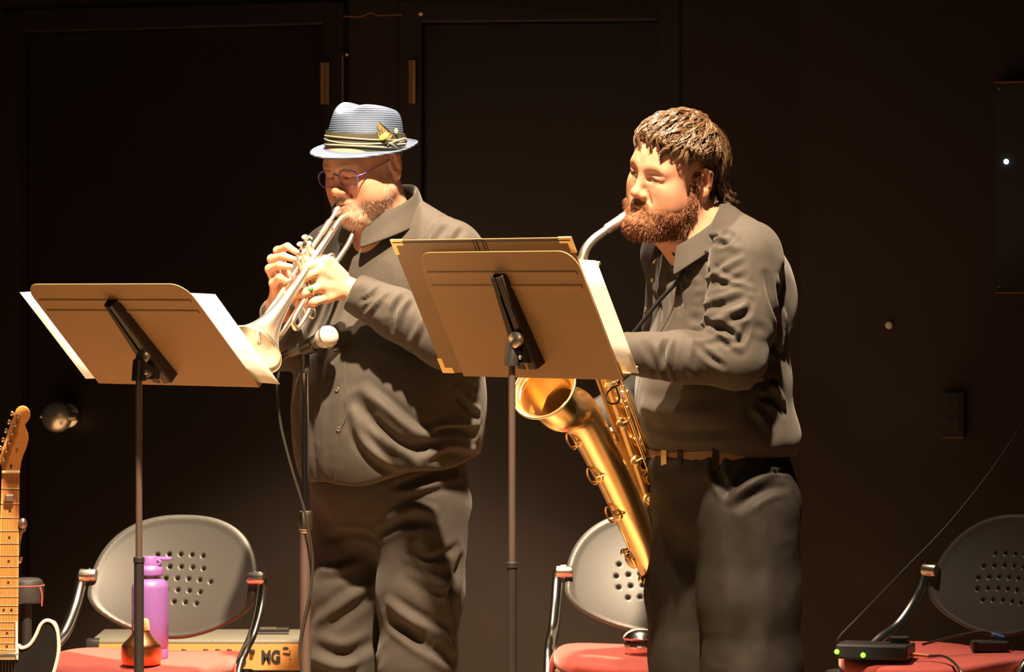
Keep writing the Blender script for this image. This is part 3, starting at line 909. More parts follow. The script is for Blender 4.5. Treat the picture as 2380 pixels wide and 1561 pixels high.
# wireless receiver on the right chair
rc = P(2035, 1522, 8.31); rz_ = -26
a = math.radians(rz_ + 8); ux, uy = Vector((math.cos(a), math.sin(a), 0)), Vector((-math.sin(a), math.cos(a), 0))
rc = Vector((rc.x, rc.y, 0.4745 + 0.018))
rv = thing('wireless_receiver', 'black receiver box with two green lights on the right chair', 'receiver', rc - Vector((0, 0, 0.018)))
MB().box(rc, ux * 0.088, uy * 0.05, (0, 0, 0.018), 0.005).build('case', M['black_plastic'], rv, smooth=False)
MB().box(rc - uy * 0.0502, ux * 0.082, uy * 0.0008, (0, 0, 0.013)).build('front_plate', M['wall_panel'], rv, smooth=False)
MB().box(rc + ux * 0.055 + uy * 0.02 + Vector((0, 0, 0.025)), ux * 0.022, uy * 0.016, (0, 0, 0.009), 0.003).build('top_block', M['black_plastic'], rv, smooth=False)
for px, py in ((1945, 1514), (2006, 1522)):
    q = P(px, py, 8.0)
    # put each light on the front plate
    k = Vector((q.x, q.y, q.z - CAMH)); n_ = -uy
    o0 = Vector((0, 0, CAMH)); pl = rc - uy * 0.0512
    tt = (pl - o0).dot(n_) / k.dot(n_)
    MB().ball(o0 + k * tt, 0.0062, 12, 8).build('indicator_light', M['led_green'], rv)
an = thing('antenna_cable', 'long thin dark cable slanting up from the receiver to the right edge', 'cable', rc + Vector((-0.07, 0, 0.018)))
MB().spline([rc - ux * 0.07 + Vector((0, 0, 0.017)), P(1946, 1486, 8.32), P(2000, 1428, 8.33), P(2100, 1325, 8.34), P(2200, 1222, 8.4), P(2300, 1098, 8.46), P(2372, 992, 8.5), P(2440, 880, 8.55), P(2500, 760, 9.35)], 0.0022, 8, 6).build('wire', newmat('thin_black_wire', (0.006, 0.005, 0.005), 0.6), an)
pc = thing('power_cable', 'short dark cable with an orange plug beside the receiver box', 'cable', rc + ux * 0.09)
MB().tube([rc + ux * 0.089 - Vector((0, 0, 0.006)), rc + ux * 0.13 - Vector((0, 0, 0.009))], [0.0045, 0.0035], 10).build('plug', newmat('orange_plug', (0.65, 0.22, 0.08), 0.5), pc)
e0 = rc + ux * 0.13 - Vector((0, 0, 0.009))
MB().spline([e0, P(2195, 1525, 8.2), P(2225, 1548, 8.08), P(2240, 1585, 8.03), P(2250, 1700, 8.0), Vector((P(2255, 0, 8.0).x, 7.9, 0.006)), Vector((P(2300, 0, 8.0).x, 8.0, 0.006))], 0.003, 8, 6).build('wire', M['cable'], pc)
bpp = seat_top(chairs[2], 0.02, 0.17); bpp.z = 0.485
bl = thing('cable_connector', 'dark cable connector with a pale blue sleeve at the back of the right chair', 'connector', P(2318, 1480, 8.45))
c0 = P(2318, 1478, 8.45); dx = Vector((0.013, 0.006, -0.004))
MB().tube([c0 - dx * 1.15, c0 + dx * 1.15], 0.0055, 10).build('blue_sleeve', M['blue_plug'], bl)
MB().spline([P(2145, 1497, 8.32), P(2220, 1478, 8.38), P(2280, 1468, 8.43), c0 - dx], 0.003, 8, 6).build('wire', M['cable'], bl)
MB().spline([c0 + dx, P(2345, 1497, 8.46), P(2370, 1540, 8.44), P(2390, 1600, 8.4), P(2400, 1800, 8.4), Vector((P(2400, 0, 8.4).x, 8.4, 0.006))], 0.003, 8, 6).build('tail', M['cable'], bl)
MB().box(P(2300, 1500, 8.44), (0.045, 0, 0), (0, 0.03, 0), (0, 0, 0.012), 0.005).build('adapter', M['black_plastic'], bl, smooth=False)

# ------------------------------------------------------------------ guitar amplifier behind the left chair
Da = 8.96
ax0, ax1 = P(208, 0, Da).x, P(722, 0, Da).x
at_, ab_ = zpx(1488, Da), 0.0
acx = (ax0 + ax1) / 2; hw = (ax1 - ax0) / 2
am = thing('guitar_amplifier', 'black combo amplifier with a gold control panel behind the left chair', 'amplifier', (acx, Da + 0.14, 0))
MB().box((acx, Da + 0.15, at_ / 2 - 0.004), (hw, 0, 0), (0, 0.135, 0), (0, 0, at_ / 2 - 0.004), 0.012).build('cabinet', M['tolex'], am)
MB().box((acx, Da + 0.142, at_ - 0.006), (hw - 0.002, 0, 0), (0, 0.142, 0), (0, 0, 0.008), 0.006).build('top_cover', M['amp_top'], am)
pz1, pz0 = zpx(1493, Da), zpx(1557, Da)
MB().box((acx, Da + 0.004, (pz0 + pz1) / 2), (hw - 0.022, 0, 0), (0, 0.004, 0), (0, 0, (pz1 - pz0) / 2), 0.001).build('control_panel', M['amp_panel'], am, smooth=False)
MB().box((acx, Da + 0.008, pz0 / 2 - 0.005), (hw - 0.022, 0, 0), (0, 0.006, 0), (0, 0, pz0 / 2 - 0.025), 0.003).build('speaker_grille', M['grille'], am, smooth=False)
for px in (427, 478, 506, 533, 586):
    c = P(px, 1513, Da - 0.001)
    k = MB().lathe(c + Vector((0, 0.001, 0)), (0, -1, 0), [(0.0075, 0), (0.0075, 0.004), (0.0055, 0.006), (0.005, 0.013), (0.001, 0.0135)], 16).build('knob', M['black_plastic'], am)
for px in (411, 438, 464, 491, 518, 545):
    c = P(px, 1524, Da - 0.001)
    MB().lathe(c + Vector((0, 0.001, 0)), (0, -1, 0), [(0.0042, 0), (0.0042, 0.004), (0.001, 0.0055)], 12).build('white_button', M['pearl'], am)
for s in (-1, 1):
    for zc in (at_ - 0.02, 0.03):
        MB().box((acx + s * (hw - 0.008), Da + 0.018, zc), (0.02, 0, 0), (0, 0.02, 0), (0, 0, 0.024), 0.008).build('corner_cap', M['black_plastic'], am)
MB().box(P(632, 1463, Da + 0.15), (0.046, 0, 0), (0, 0.014, 0), (0, 0, 0.006), 0.003).build('carry_handle', M['black_plastic'], am)
MB().box(P(624, 1459, Da + 0.145), (0.021, 0, 0), (0, 0.01, 0), (0, 0, 0.0025)).build('handle_plate', M['nickel'], am)
def text(body, name, mat, loc, size, parent, bold=0.0, sx=1.0, rot=(90, 0, 0), ext=0.0006):
    cu = bpy.data.curves.new('lettering', 'FONT')
    cu.body = body; cu.size = size; cu.extrude = ext; cu.offset = bold; cu.align_x = 'LEFT'
    o = bpy.data.objects.new('lettering', cu); COL.objects.link(o)
    o.rotation_euler = [math.radians(r) for r in rot]; o.scale = (sx, 1, 1); o.location = loc
    bpy.context.view_layer.update()
    me = bpy.data.meshes.new_from_object(o.evaluated_get(bpy.context.evaluated_depsgraph_get()))
    me.transform(o.matrix_world)
    bpy.data.objects.remove(o, do_unlink=True)
    me.materials.clear()
    return link(name, me, mat, parent)
text('MG', 'logo_lettering', M['ink'], P(607, 1540, Da - 0.002), 0.046, am, 0.0022, 0.72)
# little crest mark right of the letters: a fan over a bar with a dot
mk = MB()
q = lambda px, py: P(px, py, Da - 0.002)
mk.prism([q(656, 1505), q(664, 1502), q(672, 1505), q(668, 1508), q(660, 1508)], (0, -0.0008, 0))
mk.prism([q(657, 1516), q(675, 1518), q(674, 1523), q(666, 1521), q(658, 1519)], (0, -0.0008, 0))
mk.prism([q(673, 1511), q(675, 1511), q(675, 1516), q(673, 1515)], (0, -0.0008, 0))
mk.prism([q(672, 1530), q(675, 1529), q(676, 1534), q(674, 1533)], (0, -0.0008, 0))
mk.build('logo_crest', M['ink'], am, smooth=False)

# ------------------------------------------------------------------ electric guitar on its stand at the left edge
Dg = 7.98
gp = lambda px, py, dd=0.0: P(px, py, Dg + dd)
gt = thing('electric_guitar', 'black electric guitar with maple neck standing at the left edge', 'guitar', gp(-30, 1960))
# headstock outline (image px), nut at y=1097
hs = [(5, 1092), (3, 1082), (-3, 1072), (0, 1058), (9, 1030), (19, 1000), (30, 970), (37, 951), (44, 944), (53, 942), (62, 946), (68, 955), (69, 967), (66, 976), (60, 983), (57, 987), (60, 996), (64, 1008), (65, 1022), (62, 1036), (57, 1048), (52, 1060), (48, 1075), (46, 1092)]
hd = MB().prism([gp(x, y, -0.004) for x, y in hs], (0, 0.014, 0)).build('headstock', M['maple'], gt, smooth=False, bevel=0.002)
nk = MB()
n0, n1_ = (25, 1092), (15, 1530)
def npt(x, t, dd): return gp(n0[0] + (n1_[0] - n0[0]) * t + x, n0[1] + (n1_[1] - n0[1]) * t, dd)
prof = [(-1, 0), (-0.98, 0.004), (-0.7, 0.016), (0, 0.021), (0.7, 0.016), (0.98, 0.004), (1, 0)]
vs = []; fs = []
for i in range(13):
    t = i / 12; hwid = 20.5 + 6.0 * t
    for x, d in prof: vs.append(npt(x * hwid, t, d - 0.002))
m_ = len(prof)
for i in range(12):
    for j in range(m_ - 1): fs.append((i * m_ + j, i * m_ + j + 1, (i + 1) * m_ + j + 1, (i + 1) * m_ + j))
    fs.append((i * m_ + m_ - 1, i * m_, (i + 1) * m_, (i + 1) * m_ + m_ - 1))
fs += [tuple(range(m_)), tuple(12 * m_ + j for j in range(m_ - 1, -1, -1))]
neck = MB().add(vs, fs).build('neck', M['maple'], gt)
MB().box(gp(25.5, 1096, -0.006), (0.0208, 0, 0), (0, 0.004, 0), (0, 0, 0.003), 0.001).build('nut', M['bone'], gt, smooth=False)
# frets by the usual spacing, 650 mm scale
mm = 8000 / Dg / 1000
for k in range(1, 22):
    y = 1098 + 655 * (1 - 2 ** (-k / 12)) * mm
    if y > 1528: break
    t = (y - 1092) / 438; hwid = 20.5 + 6 * t
    MB().tube([npt(-hwid, t, -0.0025), npt(hwid, t, -0.0025)], 0.0011, 6).build('fret', M['nickel'], neck)
def fy(k): return 1098 + 655 * (1 - 2 ** (-(k - 0.5) / 12)) * mm
for k in (3, 5, 7, 9, 12, 15, 17, 19):
    t = (fy(k) - 1092) / 438
    for x in ((-9, 9) if k == 12 else (0,)):
        c = npt(x, t, -0.0024)
        MB().lathe(c, (0, -1, 0), [(0.003, 0), (0.003, 0.0006), (0.0005, 0.0007)], 10).build('dot_inlay', M['black_plastic'], neck)
for i, (x, y) in enumerate(((43, 966), (36, 986), (29, 1006), (22, 1027), (16, 1046), (9, 1066))):
    MB().lathe(gp(x, y, -0.004), (0, -1, 0), [(0.0055, 0), (0.0052, 0.004), (0.0035, 0.008), (0.004, 0.014), (0.001, 0.0155)], 14).build('tuner_post', M['nickel'], hd)
    a = gp(x - 9, y - 3, 0.006); b = gp(x - 15.5, y - 6, 0.006)
    tm = MB().tube([a, b], 0.0028, 8)
    tm.ball(b, (0.0062, 0.0048, 0.0062), 12, 8)
    tm.build('tuner_button', M['chrome'], hd)
MB().ball(gp(40, 1036, -0.006), 0.0035, 8, 6).build('string_tree', M['nickel'], hd)
MB().ball(gp(26, 1082, -0.005), (0.003, 0.002, 0.004), 8, 6).build('truss_rod_plug', M['black_plastic'], hd)
MB().box(gp(22, 1156, -0.010), (0.011, 0, 0), (0, 0.005, 0), (0, 0, 0.0085), 0.004).build('slide_clip', M['dark_tube'], gt, smooth=False)
for i in range(6):
    x = -14 + i * 5.6
    a = gp(25.5 + x, 1096, -0.0105); b = gp(15 + x * 1.35, 1640, -0.014)
    MB().tube([a, b], 0.00045, 5).build('string', M['nickel'], gt)
# body: single-cut outline with cream binding; only the cutaway horn is in view
bo = [(-36, 1532), (-60, 1500), (-96, 1486), (-140, 1500), (-170, 1545), (-178, 1610), (-158, 1670), (-150, 1720), (-172, 1790), (-192, 1860), (-186, 1925), (-140, 1960), (-40, 1975), (70, 1970), (150, 1945), (190, 1890), (186, 1820), (160, 1750), (128, 1690), (112, 1640), (116, 1590), (128, 1552), (136, 1512), (134, 1470), (124, 1447), (108, 1441), (94, 1452), (82, 1478), (68, 1498), (50, 1505), (41, 1500), (38, 1532)]
sp_ = catmull([Vector((x, y, 0)) for x, y in bo], 4)
bd = MB().prism([gp(p.x, p.y, -0.004) for p in sp_], (0, 0.042, 0)).build('body', M['guitar_black'], gt, smooth=False, bevel=0.002)
MB().tube([gp(p.x, p.y, -0.0045) for p in sp_], 0.0042, 8).build('binding', M['binding'], bd)
MB().tube([gp(38, y, -0.004) for y in (1445, 1475, 1505, 1532)], 0.0035, 8).build('neck_binding', M['binding'], bd)
MB().box(gp(10, 1524, -0.013), (0.027, 0, 0), (0, 0.008, 0), (0, 0, 0.0085), 0.004).build('neck_pickup', M['nickel'], gt)
MB().ball(gp(38, 1520, -0.016), 0.0035, 8, 6).build('pickup_screw', M['nickel'], gt)
MB().box(gp(-15, 1800, -0.012), (0.045, 0, 0), (0, 0.006, 0), (0, 0, 0.035), 0.003).build('bridge_plate', M['chrome'], gt)
MB().lathe(gp(150, 1860, -0.005), (0, -1, 0), [(0.01, 0), (0.009, 0.014), (0.001, 0.015)], 16).build('volume_knob', M['chrome'], gt)
# the stand that holds the guitar
gs = thing('guitar_stand', 'black guitar stand with padded neck yoke behind the guitar', 'guitar stand', (gp(15, 0).x, Dg + 0.12, 0))
q0 = Vector((gp(-110, 0).x, Dg + 0.10, 0))
MB().tube([q0 + Vector((0, 0, 0.0)), Vector((gp(28, 0).x, Dg + 0.06, zpx(1235, Dg)))], 0.010, 10).build('post', M['black_metal'], gs)
MB().spline([gp(52, 1217, 0.0), gp(55, 1228, 0.02), gp(40, 1240, 0.055), gp(10, 1240, 0.06), gp(-10, 1228, 0.02), gp(-6, 1217, 0.0)], 0.006, 10, 5).build('neck_yoke', M['black_metal'], gs)
MB().ball(gp(53, 1216, -0.002), (0.011, 0.011, 0.013), 12, 8).build('yoke_pad', M['dark_tube'], gs)
MB().spline([gp(50, 1232, 0.02), gp(45, 1262, 0.02), gp(42, 1290, 0.015), gp(38, 1303, 0.01), gp(46, 1306, 0.008), gp(50, 1294, 0.01)], 0.0032, 8, 5).build('locking_strap', M['nickel'], gs)
for sx in (-1, 1):
    MB().spline([q0 + Vector((0, -0.02, 0.3)), q0 + Vector((sx * 0.1, -0.1, 0.1)), q0 + Vector((sx * 0.2, -0.26, 0.01))], 0.009, 8, 5).build('leg', M['black_metal'], gs)
    MB().spline([q0 + Vector((0, -0.03, 0.28)), q0 + Vector((sx * 0.1, -0.06, 0.035)), q0 + Vector((sx * 0.1, -0.19, 0.03)), q0 + Vector((sx * 0.1, -0.2, 0.06))], 0.008, 8, 5).build('cradle_arm', M['black_metal'], gs)
MB().tube([q0 + Vector((0, -0.01, 0.3)), q0 + Vector((0, 0.16, 0.01))], 0.009, 8).build('rear_leg', M['black_metal'], gs)
# round stool behind the neck
tc_ = at_seat(62, 8.7)
st = thing('round_stool', 'dark round stool with red piping behind the guitar neck', 'stool', tc_)
zt = zpx(1343, 8.7)
MB().lathe(tc_, (0, 0, 1), [(0.036, zt - 0.062), (0.042, zt - 0.058), (0.044, zt - 0.02), (0.04, zt - 0.006), (0.03, zt), (0.001, zt + 0.001)], 30).build('seat_pad', M['tolex'], st)
MB().torus(tc_ + Vector((0, 0, zt - 0.018)), (0, 0, 1), 0.0436, 0.0016, 34, 6).build('red_piping', M['red'], st)
MB().spline([tc_ + Vector((0.037, -0.024, zt - 0.02)), tc_ + Vector((0.042, -0.026, zt - 0.04)), tc_ + Vector((0.042, -0.026, zt - 0.068))], 0.0018, 6, 4).build('red_tag', M['red'], st)
MB().lathe(tc_, (0, 0, 1), [(0.013, 0.03), (0.013, zt - 0.06)], 14).build('column', M['black_metal'], st)
MB().lathe(tc_, (0, 0, 1), [(0.14, 0), (0.14, 0.01), (0.03, 0.03)], 28).build('foot_plate', M['black_metal'], st)
# ------------------------------------------------------------------ people: materials
M['skin'] = attrmat('skin', 0.5, sss=0.12, bump=0.12, bscale=500)
M['shirt_a'] = newmat('charcoal_cotton_shirt', (0.047, 0.041, 0.034), 0.75, var=0.1, scale=40, bump=0.15, bscale=1200, sheen=0.12, spec=0.25)
M['shirt_b'] = newmat('black_cotton_shirt', (0.036, 0.031, 0.025), 0.75, var=0.1, scale=40, bump=0.15, bscale=1200, sheen=0.12, spec=0.25)
M['trouser_a'] = newmat('charcoal_trousers', (0.038, 0.033, 0.028), 0.8, var=0.14, scale=30, bump=0.2, bscale=1000, sheen=0.08, spec=0.2)
M['trouser_b'] = newmat('black_trousers', (0.013, 0.011, 0.009), 0.7, var=0.12, scale=30, bump=0.2, bscale=1000, spec=0.25)
M['button'] = newmat('dark_button', (0.09, 0.08, 0.07), 0.22, var=0.1, coat=0.4)
M['leather'] = newmat('brown_leather_belt', (0.17, 0.095, 0.05), 0.4, var=0.2, scale=60, bump=0.2)
M['shoe'] = newmat('black_shoe_leather', (0.02, 0.018, 0.016), 0.35, var=0.1)
M['beard_b'] = attrmat('auburn_beard', 0.6, bump=0.8, bscale=420)
M['hair_b'] = newmat('brown_hair', (0.135, 0.075, 0.036), 0.33, var=0.5, scale=90, spec=0.9)
M['strand_beard'] = newmat('auburn_strands', (0.16, 0.06, 0.022), 0.45, var=0.35, scale=120, spec=0.5)
M['grey_strand'] = newmat('grey_whiskers', (0.45, 0.41, 0.36), 0.5, var=0.3, scale=200)
M['hat'] = newmat('blue_woven_straw', (0.060, 0.092, 0.160), 0.75, var=0.08, scale=60, bump=0.2)
M['band_dark'] = newmat('olive_black_band', (0.05, 0.047, 0.025), 0.6, var=0.3, scale=300)
M['band_light'] = newmat('cream_band_stripe', (0.26, 0.25, 0.18), 0.5, var=0.1)
M['feather'] = newmat('dark_feather', (0.16, 0.13, 0.06), 0.6, var=0.5, scale=300)
M['feather_y'] = newmat('yellow_feather', (0.85, 0.68, 0.08), 0.6, var=0.15, scale=200)
M['spec_frame'] = newmat('violet_spectacle_frame', (0.12, 0.07, 0.30), 0.35, var=0.1)
M['lens'] = glassmat('spectacle_lens', (0.97, 0.94, 1.0))
M['ring_green'] = newmat('green_stone', (0.12, 0.50, 0.16), 0.2)
M['strap'] = newmat('black_webbing', (0.012, 0.012, 0.014), 0.7)

# woven courses on the hat
_nt = M['hat'].node_tree
_b = _nt.nodes['Principled BSDF']; _tc = [n for n in _nt.nodes if n.bl_idname == 'ShaderNodeTexCoord'][0]
_wv = _nt.nodes.new('ShaderNodeTexWave'); _wv.bands_direction = 'Z'; _wv.inputs['Scale'].default_value = 62; _wv.inputs['Distortion'].default_value = 0.6
_nt.links.new(_tc.outputs['Object'], _wv.inputs['Vector'])
_bp = _nt.nodes.new('ShaderNodeBump'); _bp.inputs['Strength'].default_value = 0.3; _bp.inputs['Distance'].default_value = 0.004
_nt.links.new(_wv.outputs['Fac'], _bp.inputs['Height']); _nt.links.new(_bp.outputs['Normal'], _b.inputs['Normal'])

# ------------------------------------------------------------------ head
def head_sdf(o):
    """o: options. Local mm -> metres; l left, f forward, z up; origin midway between the ear canals"""
    s = SDF()
    m = lambda *v: tuple(x * 0.001 for x in v)
    jw = o.get('jaw', 1.0); fat = o.get('fat', 0.0)
    s.ell(m(0, -6, 42), m(76, 99, 85), .0)
    s.ell(m(0, 40, 30), m(64, 60, 62), .03)                                  # forehead
    s.ell(m(0, 36, -28), m(61 + 4 * fat, 58, 74), .03)                       # mid face
    for sx in (-1, 1):
        s.cap(m(sx * 51 * jw, 8, -48), m(sx * 20, 70, -96), .020 + .002 * fat, .020, .035)      # jaw line
        s.ell(m(sx * 45, 60, -20), m(23, 26, 22), .025)                      # cheekbone
        s.ell(m(sx * 43, 52, -52), m(24 + 6 * fat, 27 + 3 * fat, 28), .028)  # cheek
        s.cap(m(sx * 14, 90, 25), m(sx * 42, 80, 24), .0105, .010, .018)     # brow ridge
    s.ell(m(0, 79, -96), m(22, 19, 17), .025)                                # chin
    s.ell(m(0, 40, -100), m(40, 42, 24 + 8 * fat), .03)                      # under chin
    s.ell(m(0, 78, -62), m(30, 22, 26), .025)                                # mouth barrel
    for sx in (-1, 1):
        s.ell(m(sx * 32, 101, 6), m(19, 17, 13), .016, 's')                  # eye socket
        s.ell(m(sx * 31, 79.5, 5), m(14.5, 13.5, 12.5), .007)                # lidded eye
        s.cap(m(sx * 18, 91, 2), m(sx * 44, 86, 3), .0022, .0022, .003, 's') if o.get('lidcrease') else None
        s.cap(m(sx * 17, 91, -6), m(sx * 43, 84, -9), .0035, .003, .009)     # lower lid bag
        s.cap(m(sx * 18, 93, 12), m(sx * 46, 84, 10), .0045, .004, .008)     # upper lid fold
    # nose
    s.cap(m(0, 91, 18), m(0, 110, -24), .0075, .0095, .012)
    s.ell(m(0, 112, -29), m(11.5, 11.5, 10.5), .009)
    for sx in (-1, 1):
        s.ell(m(sx * 13, 101, -33), m(8.5, 11, 8.5), .008)
        s.ell(m(sx * 7, 107, -41), m(4.2, 5, 3.4), .003, 's')
        s.cap(m(sx * 20, 98, -26), m(sx * 33, 84, -58), .0022, .0022, .007, 's')     # fold beside the mouth
    # lips
    pz = o.get('lipz', -61)
    s.cap(m(-17, 94, pz + 1), m(0, 101, pz + 4), .0045, .006, .006); s.cap(m(17, 94, pz + 1), m(0, 101, pz + 4), .0045, .006, .006)
    s.cap(m(-16, 93, pz - 9), m(0, 99, pz - 10), .005, .0068, .006); s.cap(m(16, 93, pz - 9), m(0, 99, pz - 10), .005, .0068, .006)
    s.cap(m(-21, 93, pz - 3.5), m(0, 106, pz - 3), .0013, .0016, .003, 's'); s.cap(m(21, 93, pz - 3.5), m(0, 106, pz - 3), .0013, .0016, .003, 's')
    s.cap(m(-14, 95, pz - 21), m(14, 95, pz - 21), .003, .003, .008, 's')    # hollow under the lip
    # ears
    for sx in (-1, 1):
        E = m(sx * 77, -12, 2)
        a = math.radians(18)
        R = np.array([[1, 0, 0], [0, math.cos(a), math.sin(a)], [0, -math.sin(a), math.cos(a)]], np.float32)
        s.ell(m(sx * 78, -12, 6), m(9.5, 18, 30), .006, 'u', R)
        s.ell(m(sx * 80, -14, -22), m(6, 9, 10), .008)                       # lobe
        s.ell(m(sx * 88, -9, 8), m(7.5, 11.5, 20), .003, 's', R)             # concha
        s.cap(m(sx * 84, -15, 24), m(sx * 84, -18, -4), .0032, .003, .004)   # antihelix
        s.cap(m(sx * 82, -22, 26), m(sx * 84, -4, 34), .0042, .0042, .005)   # helix rim
        s.cap(m(sx * 82, -27, 22), m(sx * 82, -25, -10), .0042, .0036, .005)
        s.ell(m(sx * 80, 2, -2), m(5, 5, 7), .004)                           # tragus
        s.ell(m(sx * 86, -7, -4), m(6, 5.5, 6.5), .003, 's')
    return s

def smoothstep(a, b, x):
    t = np.clip((x - a) / (b - a), 0, 1); return t * t * (3 - 2 * t)

def face_masks(q):
    """q local mm; soft masks of facial regions"""
    l, f, z = q[:, 0], q[:, 1], q[:, 2]; al = np.abs(l)
    n = fbm(q * 0.09) * 6
    front = smoothstep(-30, 20, f)
    cheek_line = -60 + 62 * smoothstep(50, 12, f) + n * 0.6          # beard upper border rises towards the ears
    back = 4 + .42 * np.clip(-58 - z, 0, 80)
    beard = smoothstep(10, -14, z - cheek_line) * smoothstep(-8, 8, f - back + n * .6) * smoothstep(-126, -116, z)
    side = smoothstep(52, 62, al) * smoothstep(-2, 8, f) * smoothstep(28, 18, f) * smoothstep(34, 20, z) * smoothstep(-30, -10, z) * smoothstep(84, 78, al)   # sideburns
    beard = np.maximum(beard, side)
    lips = np.exp(-((al / 17) ** 4)) * np.exp(-(((z + 65) / 8.5) ** 4)) * smoothstep(88, 95, f)
    must = np.exp(-((al / 27) ** 4)) * np.exp(-(((z + 50 + 0.2 * al) / 7.5) ** 4)) * smoothstep(78, 88, f)
    bare = np.exp(-(((al - 30) / 11) ** 2)) * np.exp(-(((z + 40) / 13) ** 2)) # cheek beside the nose stays bare
    beard = np.clip(np.maximum(beard * (1 - bare * .9), must), 0, 1) * (1 - lips)
    brow = np.exp(-(((al - 30) / 19) ** 4)) * np.exp(-(((z - 27 - 4 * np.sin((al - 12) / 36 * 3)) / 5.2) ** 2)) * smoothstep(60, 74, f)
    return beard, lips, must, brow, side

def face_tint(q, base, o):
    l, f, z = q[:, 0], q[:, 1], q[:, 2]; al = np.abs(l)
    beard, lips, must, brow, side = face_masks(q)
    T = np.tile(np.array(base, np.float32), (len(q), 1))
    mixc = lambda T, c, w: T * (1 - w[:, None]) + np.array(c, np.float32) * w[:, None]
    flush = np.exp(-(((al - 40) / 24) ** 2 + ((z + 18) / 26) ** 2)) * smoothstep(20, 60, f) + np.exp(-((al / 16) ** 2 + ((z + 20) / 18) ** 2)) * smoothstep(85, 105, f)
    T = mixc(T, (base[0] * 1.02, base[1] * .72, base[2] * .66), np.clip(flush, 0, 1) * .6)
    ear = smoothstep(72, 80, al) * np.exp(-((z / 40) ** 4))
    T = mixc(T, (base[0], base[1] * .78, base[2] * .7), ear * .6)
    T = mixc(T, (base[0] * .78, base[1] * .5, base[2] * .5), lips * .75)
    T = mixc(T, o['browc'], np.clip(brow, 0, 1) * .8)
    if o.get('stubble'):
        nn = np.clip(.5 + .9 * fbm(q * 0.16), 0, 1)
        T = mixc(T, o['stubble'], np.clip(beard, 0, 1) * (.05 + .75 * smoothstep(.35, .8, nn)))
        T = mixc(T, (0.30, 0.23, 0.17), np.clip(must, 0, 1) * .7)
    if o.get('beardtint'):
        T = mixc(T, o['beardtint'], np.clip(np.maximum(beard * 1.6, must), 0, 1) * .8)
    if o.get('hairside'):
        h = smoothstep(56, 64, al) * smoothstep(12, -2, f - o.get('hairf', 0) - .1 * z) * smoothstep(-38, -20, z)
        h = np.maximum(h, smoothstep(-40, -60, f) * smoothstep(-62, -40, z)); h = h * (1 - ear)
        h = np.maximum(h, smoothstep(o.get('hairz', 200), o.get('hairz', 200) + 12, z - .25 * np.abs(f - 40)))
        T = mixc(T, o['hairside'], np.clip(h, 0, 1) * .85)
    if o.get('eyes'):
        for sx in (-1, 1):
            u = (l * sx - 31 - 0) / 12.5; zc = 4.5 - 1.2 * u
            open_ = (np.abs(u) < 1) & (np.abs(z - zc) < 3.3 * (1 - u * u)) & (f > 70)
            lash = (np.abs(u) < 1.1) & (np.abs(z - zc - 3.3 * np.clip(1 - u * u, 0, 1)) < 1.7) & (f > 70)
            iris = open_ & (np.hypot((u - o['eyes']) * 12.5, z - zc) < 5.2)
            T[open_] = (0.55, 0.48, 0.44); T[iris] = (0.06, 0.045, 0.035); T[lash] = (0.07, 0.04, 0.03)
    if o.get('lidline'):
        for sx in (-1, 1):
            u = (l * sx - 31) / 13
            T[(np.abs(u) < 1) & (np.abs(z - 0.5 + 2.2 * (1 - u * u)) < 1.3) & (f > 70)] = (0.10, 0.06, 0.05)
    return T

class Body:
    """collects the skin pieces of one person into one mesh"""
    def __init__(s): s.V = []; s.F = []; s.T = []; s.n = 0
    def add(s, V, F, T):
        if len(np.shape(T)) == 1: T = np.tile(np.array(T, np.float32), (len(V), 1))
        s.V.append(np.asarray(V, np.float32)); s.F.append(F + s.n); s.T.append(T); s.n += len(V)
    def build(s, parent):
        return np_mesh('body', np.concatenate(s.V), np.concatenate(s.F), M['skin'], parent, True, np.concatenate(s.T))

def hand_sdf(wrist, fore, mcps, fingers, thumb, r=1.0):
    """points are world positions (metres)"""
    s = SDF()
    t = lambda p: tuple(p)
    s.cap(t(fore), t(wrist), .031 * r, .026 * r, 0)
    for i, p in enumerate(mcps):
        base = Vector(wrist).lerp(Vector(p), 0.12)
        s.cap(t(base), t(p), .0165 * r, .0118 * r, .010)
    for i in range(len(mcps) - 1):
        s.cap(t(mcps[i]), t(mcps[i + 1]), .0112 * r, .0112 * r, .008)
    for ch in fingers:
        rr = [.0105 * r, .0095 * r, .0085 * r, .0068 * r]
        s.chain([t(p) for p in ch], rr, .0035)
        s.ell(t(ch[1]), (.0105 * r,) * 3, .004)
    s.chain([t(p) for p in thumb], [.017 * r, .0135 * r, .0115 * r, .0088 * r][:len(thumb)], .006)
    return s
def mesh_of(s, pts, pad, h):
    A = np.array([list(p) for p in pts]); return surface(s, A.min(0) - pad, A.max(0) + pad, h)

